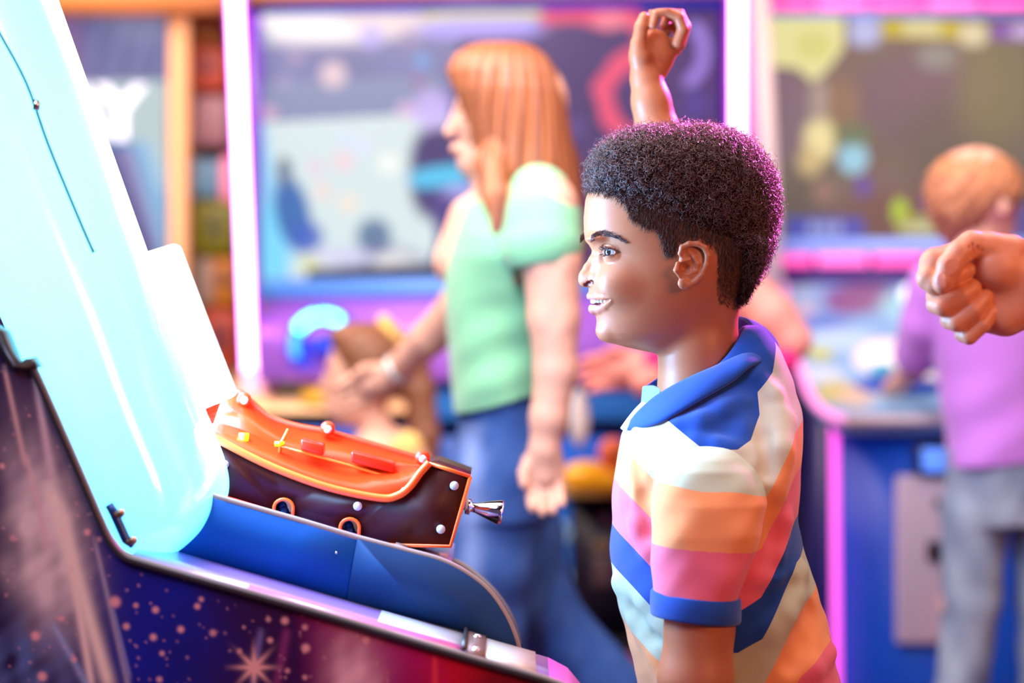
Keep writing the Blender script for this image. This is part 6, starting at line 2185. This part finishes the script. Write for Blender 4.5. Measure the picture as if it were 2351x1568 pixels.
    for x, y, w, h, col in ((1388, 1192, 30, 28, '6a4050'), (1384, 1254, 40, 24, '8f6848'), (1386, 1314, 46, 70, '5c4248')):
        box_px(x - w / 2, y - h / 2, x + w / 2, y + h / 2, DC - .028, .01, 'coin_slot', mat('slot_' + col, col, rough=0.4), cd, bevel=.003)
    # orange light gun on its yellow rest
    gun = empty('light_gun', tuple(P(1390, 0, 4.45).xy) + (0,), 'yellow and orange toy light gun resting on the blue console beside the boy', 'light gun')
    sp = Space(4.45)
    s = SDF((1270, 980, -60), (1470, 1150, 60), 3)
    s.ell((1345, 1092, 0), (56, 34, 30), 8)
    s.cap((1320, 1100, 0), (1430, 1106, 0), 26, 30, 8)
    sdf_obj('gun_body', s, sp, mat('golden_yellow_plastic', (1.0, 0.47, 0.0), rough=0.35), gun)
    s = SDF((1350, 980, -60), (1480, 1150, 60), 3)
    s.ell((1408, 1040, 0), (34, 36, 30), 8)
    s.cap((1408, 1046, 0), (1432, 1110, 0), 28, 30, 8)
    s.cap((1412, 1046, -40), (1412, 1046, -10), 9, 9, 3, 'sub')
    sdf_obj('gun_grip', s, sp, mat('orange_plastic', (0.85, 0.16, 0.03), rough=0.35), gun)
    box_px(1290, 1124, 1460, 1142, 4.44, .10, 'rest', mat('olive_rest', (0.35, 0.2, 0.05), rough=0.5), gun)
    # white box of tickets hanging behind the woman's arm
    o = part('ticket_bag', [g_ellipsoid(P(1330, 960, 4.3), (.018, .015, .052), 20, 12)], mat('off_white_plastic', (0.7, 0.66, 0.6), rough=0.5))
    tag(o, 'small pale bag hanging behind the hip of the woman', 'bag')
    # patterned step
    def st(U, V):
        x, y = U, V
        c = np.tile(np.array((0.55, 0.05, 0.08)), (len(x), 1))
        for i in range(9):
            c = blob(c, x, y, (i + .5) / 9, 0.4 + 0.25 * math.sin(i * 2), .05, .3, (0.95, 0.55, 0.06), 0.5)
        return c
    step = paint_grid('step', [P(1180, 1500, DC - .25), P(1520, 1500, DC - .25), P(1520, 1640, DC - .25), P(1180, 1640, DC - .25)], 90, 40, st, mat('step_vinyl', (1, 1, 1), attr='Col', rough=0.5), root)
    box_floor(1180, 1500, 1520, DC - .24, .2, 'step_body', mat('black_laminate', (0.01, 0.01, 0.014)), root)
    neon(536, -80, 573, 860, 4.75, 0.0165, 'tall pink neon tube left of the big centre screen')
    neon(1694, -80, 1694, 660, 4.75, 0.0165, 'pink neon tube rising behind the curly hair of the boy')


def build_right():
    D = 5.05
    post = empty('post', tuple(P(1760, 0, 4.9).xy) + (0,), 'cream post with pink light painted on its side, between the centre and right machines', 'post')
    quad('post_face', [P(1724, -60, 4.86), P(1764, -60, 4.86), P(1800, 700, 4.86), P(1760, 700, 4.86)], (0, .1, 0), mat('cream_post', 'f1e2da', rough=0.6), post)
    quad('post_side', [P(1704, -60, 4.87), P(1726, -60, 4.87), P(1762, 700, 4.87), P(1716, 700, 4.87)], (0, .1, 0), mat('post_side_pink_light', 'f27ad8', rough=0.5), post)  # pink light on the cream post, put into this side's colour
    box_floor(1716, 700, 1798, 4.86, .1, 'post_base', mat('cream_post', 'f1e2da'), post)
    root = empty('arcade_machine', tuple(P(2100, 0, D).xy) + (0,), 'fishing-style arcade machine with jungle screen, pink light bars and map table at the right', 'arcade machine')

    def pic(U, V):
        x, y = 1745 + U * 700, 30 + V * 520
        p = np.stack([x, y, 0 * x], 1)
        n = vnoise(p, 60, 60)
        n2 = vnoise(p, 130, 61)
        c = np.tile(np.array(hexc('6b5b58')), (len(x), 1))
        f = np.clip(0.5 + 0.7 * n2, 0, 1)[:, None]
        c = c * (1 - 0.6 * f) + np.array(hexc('5c6a4c')) * 0.6 * f
        c = c * (1 + 0.25 * n)[:, None]
        c = blob(c, x, y, 2110, 230, 150, 110, '5c5468', 0.6, 0.9)
        c = blob(c, x, y, 2200, 330, 150, 110, '3f4f46', 0.8, 0.8)
        c = blob(c, x, y, 2290, 200, 90, 140, '70744a', 0.8, 0.8)
        c = blob(c, x, y, 1800, 260, 70, 120, '80687c', 0.7, 0.8)
        c = blob(c, x, y, 2050, 500, 140, 60, '6e4a3c', 0.7, 0.8)
        c = blob(c, x, y, 1930, 240, 44, 60, '907050', 0.8, 0.7)
        c = polyc(c, x, y, [(1750, 36), (1938, 36), (1936, 112), (1900, 160), (1868, 190), (1830, 156), (1750, 150)], 'ece8a0')
        c = blob(c, x, y, 1870, 105, 44, 34, 'd8d878', 0.6, 0.9)
        c = blob(c, x, y, 1985, 70, 36, 36, 'b9c4f4', 0.4, 0.95, 3)
        c = polyc(c, x, y, [(2026, 42), (2206, 46), (2206, 90), (2026, 86)], 'c8b820')
        c = polyc(c, x, y, [(2074, 46), (2160, 48), (2160, 80), (2074, 80)], 'ded9a0')
        c = blob(c, x, y, 2234, 78, 32, 28, 'e6dcb0', 0.4, 0.95, 3)
        c = polyc(c, x, y, [(2276, 50), (2445, 50), (2445, 90), (2276, 90)], '7c50b0')
        c = blob(c, x, y, 2350, 72, 30, 16, 'd8c0f0', 0.5, 0.9)
        c = blob(c, x, y, 1882, 320, 36, 50, 'f4e6a4', 0.5, 1)
        c = blob(c, x, y, 1860, 370, 28, 34, 'd8c084', 0.6, 0.9)
        c = blob(c, x, y, 1880, 230, 22, 50, 'b0a098', 0.7, 0.8)
        c = blob(c, x, y, 1959, 362, 34, 38, '92d4ea', 0.3, 1)
        c = blob(c, x, y, 1982, 428, 18, 24, '5a44a8', 0.5, 1)
        c = blob(c, x, y, 1960, 310, 44, 26, '4c7a50', 0.7, 0.8)
        c = blob(c, x, y, 2150, 130, 44, 30, '88968c', 0.7, 0.8)
        c = blob(c, x, y, 1890, 440, 24, 24, 'a07868', 0.7, 0.8)
        c = polyc(c, x, y, [(1806, 500), (1982, 500), (1986, 546), (1806, 548)], '4450b8')
        for k in (1866, 1894, 1922):
            c = blob(c, x, y, k, 524, 12, 15, 'a8b4ec', 0.6, 0.9)
        c = blob(c, x, y, 2066, 486, 18, 30, 'b8dc30', 0.5, 1)
        c = polyc(c, x, y, [(2064, 494), (2180, 494), (2180, 540), (2060, 540)], 'a8a82c')
        c = blob(c, x, y, 2110, 524, 44, 12, 'cfd0b0', 0.6, 0.9)
        c = blob(c, x, y, 2140, 470, 20, 30, '6a3cb0', 0.7, 0.8)
        c = polyc(c, x, y, [(2320, 470), (2445, 470), (2445, 560), (2320, 560)], '4038a0', 0.7)
        return c
    paint_grid('screen', [P(1745, 30, D), P(2445, 30, D), P(2445, 550, D), P(1745, 550, D)], 280, 210, pic, screen_mat('right_screen_picture', 0.9), root)
    box_px(1742, -40, 2500, 690, D + .02, .3, 'screen_housing', mat('black_bezel', (0.01, 0.01, 0.02), rough=0.4), root)
    lb = mat('pale_blue_bar', (0.22, 0.36, 0.78), rough=0.3, emit=(0.2, 0.35, 0.8), es=0.5)
    pk = glow('pink_light_bar', (0.95, 0.10, 0.45), 0.85)
    pk2 = glow('orchid_light_bar', (0.95, 0.16, 0.55), 0.95)
    box_px(1745, -70, 2500, 26, D - .03, .05, 'header', mat('violet_header', (0.4, 0.1, 0.4), rough=0.4), root)
    for i in range(6):
        x0 = 1745 + i * 128
        box_px(x0 + 4, -4, x0 + 122, 20, D - .06, .03, 'light_bar', pk2 if i % 2 else pk, root, bevel=.006)
        box_px(x0 + 4, 584, x0 + 122, 612, D - .10, .03, 'light_bar', pk2 if i % 2 else pk, root, bevel=.006)
    box_px(1745, 24, 2500, 36, D - .03, .03, 'trim', lb, root)
    box_px(1782, 548, 2500, 582, D - .08, .06, 'trim', lb, root)
    box_px(1790, 614, 2500, 652, D - .06, .05, 'trim', mat('slate_violet_band', (0.12, 0.09, 0.32), rough=0.4), root)
    # map table: sloping back and flat front
    P0, P1 = P(1796, 650, D - .05), P(2500, 650, D - .05)
    P2, P3 = P(2500, 960, 4.30), P(1935, 965, 4.30)
    P4 = P(1842, 880, 4.55)

    def mp(x, y):
        p = np.stack([x, y, 0 * x], 1)
        n = vnoise(p, 50, 70)
        c = np.tile(np.array(hexc('86b4e0')), (len(x), 1)) * (1 + 0.1 * n)[:, None]
        c = blob(c, x, y, 1950, 690, 56, 32, '8a5c94', 0.4, 1)
        c = blob(c, x, y, 1990, 680, 60, 34, '8f6a90', 0.4, 0.9)
        c = blob(c, x, y, 1830, 670, 50, 22, 'a6d0e4', 0.6, 0.9)
        c = blob(c, x, y, 1850, 715, 22, 16, 'e0c8c0', 0.6, 0.9)
        c = blob(c, x, y, 1880, 740, 70, 20, '5878d0', 0.7, 0.8)
        c = blob(c, x, y, 1930, 780, 90, 26, 'b8dcf0', 0.5, 0.9)
        c = blob(c, x, y, 2080, 700, 60, 34, '9ce0e4', 0.5, 0.9)
        c = blob(c, x, y, 1882, 812, 32, 14, 'c4cf50', 0.5, 0.95)
        c = blob(c, x, y, 1880, 860, 60, 20, 'cfe4f4', 0.6, 0.9)
        c = blob(c, x, y, 1920, 900, 50, 26, 'c9c470', 0.5, 0.95)
        c = blob(c, x, y, 1970, 910, 50, 26, 'd8c0a8', 0.6, 0.9)
        c = blob(c, x, y, 2060, 920, 60, 20, '9cc8e8', 0.6, 0.9)
        c = blob(c, x, y, 2160, 760, 80, 50, 'b4d8e8', 0.6, 0.9)
        return c
    # build the slope as strips whose outline follows the table edge
    left = catmull([(1796, 650), (1812, 740), (1836, 840), (1860, 905), (1895, 945), (1940, 962)], 10)
    left = np.array(left)
    rows = len(left)
    V, cc, cols = [], [], 60
    for i, (lx, ly) in enumerate(left):
        t = (ly - 650) / (962 - 650)
        d = (D - .05) * (1 - t) + 4.30 * t
        for j in range(cols):
            x = lx + (2500 - lx) * j / (cols - 1)
            V.append(tuple(P(x, ly, d)))
            cc.append((x, ly))
    cc = np.array(cc)
    idx = (np.arange(rows - 1)[:, None] * cols + np.arange(cols - 1)[None]).ravel()
    Q = np.stack([idx, idx + cols, idx + cols + 1, idx + 1], 1)
    tb = mesh_obj('map_table', V, Q, mat('map_print', (1, 1, 1), rough=0.6, attr='Col'), root, True, cols=mp(cc[:, 0], cc[:, 1]))
    s = tb.modifiers.new('t', 'SOLIDIFY')
    s.thickness = .03
    s.offset = -1
    part('table_edge', [g_tube([P(p[0], p[1] + 2, (D - .05) * (1 - (p[1] - 650) / 312) + 4.30 * (p[1] - 650) / 312 - .004) for p in left], .008, 10)], glow('pink_edge_light', (0.95, 0.30, 0.75), 0.8), root, True)
    part('table_lip', [g_tube([P(1940, 964, 4.292), P(2500, 964, 4.292)], .009, 10)], mat('beige_lip', 'd8c4c4', rough=0.5), root, True)
    # cabinet under the table
    cb = mat('cobalt_cabinet', (0.006, 0.085, 0.56), rough=0.35)
    a, b = P(1912, 972, 4.34), P(2500, 972, 4.34)
    part('cabinet', [g_prism([(a.x, 4.34, a.z), (b.x, 4.34, a.z), (b.x, 4.34, 0.0), (a.x, 4.34, 0.0)], (0, .62, 0))], cb, root)
    sd_ = P(1830, 700, 4.98)
    part('cabinet_side', [g_prism([(a.x - .004, 4.35, a.z), (a.x - .004, 4.35, 0.0), (P(1838, 0, 4.95).x, 4.95, 0.0), (P(1838, 0, 4.95).x, 4.95, 1.12)], (-.012, -.004, 0))], mat('midnight_side', (0.008, 0.006, 0.13), rough=0.4), root)
    part('corner_light_strip', [g_tube([(a.x + .002, 4.332, a.z - .004), (a.x + .010, 4.332, 0.0)], .0085, 10)], glow('magenta_strip', (0.95, 0.12, 0.85), 0.95), root, True)
    pl = box_px(2058, 1092, 2246, 1480, 4.315, .02, 'coin_plate', mat('beige_coin_plate', 'd9c3cd', rough=0.45), root, bevel=.008)
    for x, y, w, h, col in ((2153, 1155, 14, 18, '5a4a58'), (2146, 1266, 32, 46, '2c1c24')):
        box_px(x - w / 2, y - h / 2, x + w / 2, y + h / 2, 4.305, .012, 'coin_slot', mat('slot_' + col, col, rough=0.4), pl, bevel=.002)
    for x, y in ((2070, 1190), (2070, 1390)):
        part('small_screw', [g_ellipsoid(P(x, y, 4.31), (.003, .003, .003), 8, 6)], mat('pale_screw', (0.6, 0.6, 0.65)), pl, True)
    bx = box_px(2100, 1018, 2230, 1094, 4.30, .03, 'card_reader', mat('reader_black', (0.01, 0.01, 0.03), rough=0.3), root, bevel=.008)
    box_px(2118, 1030, 2218, 1084, 4.292, .01, 'reader_screen', glow('reader_glow', hexc('5a8cf4'), 0.9), bx, bevel=.004)
    # big round white trackball housing with blue rim
    c = P(2045, 868, 4.55)
    wh = empty('control_dial', (c.x, c.y, c.z - .03))
    wh.parent = root
    bpy.data.objects.remove(wh)
    di = part('control_dial', [g_ellipsoid(P(2052, 884, 4.56), (.105, .16, .022), 32, 12)], mat('cobalt_rim', (0.015, 0.09, 0.5), rough=0.35), root, True)
    part('white_cover', [g_ellipsoid(P(2040, 838, 4.60), (.072, .10, .052), 32, 14)], mat('white_cover', (0.92, 0.88, 0.82), rough=0.35), di, True)
    part('teal_button', [g_ellipsoid(P(2024, 850, 4.49), (.024, .016, .014), 20, 10)], mat('teal_button', (0.10, 0.50, 0.70), rough=0.3), di, True)
    part('cream_grip', [g_ellipsoid(P(2128, 888, 4.50), (.034, .03, .026), 20, 10)], mat('cream_grip', (0.80, 0.66, 0.55), rough=0.4), di, True)
    part('screen_knob', [g_ellipsoid(P(2085, 676, 4.85), (.016, .014, .020), 16, 10)], glow('lamp_knob', (0.8, 0.9, 1.0), 0.9), root, True)

# MAIN CALLS
build_room()
build_left_back()
build_center()
build_right()
build_space_machine()
build_boy()
build_woman()
build_girl()
build_redhead()
build_rose()
build_fist()
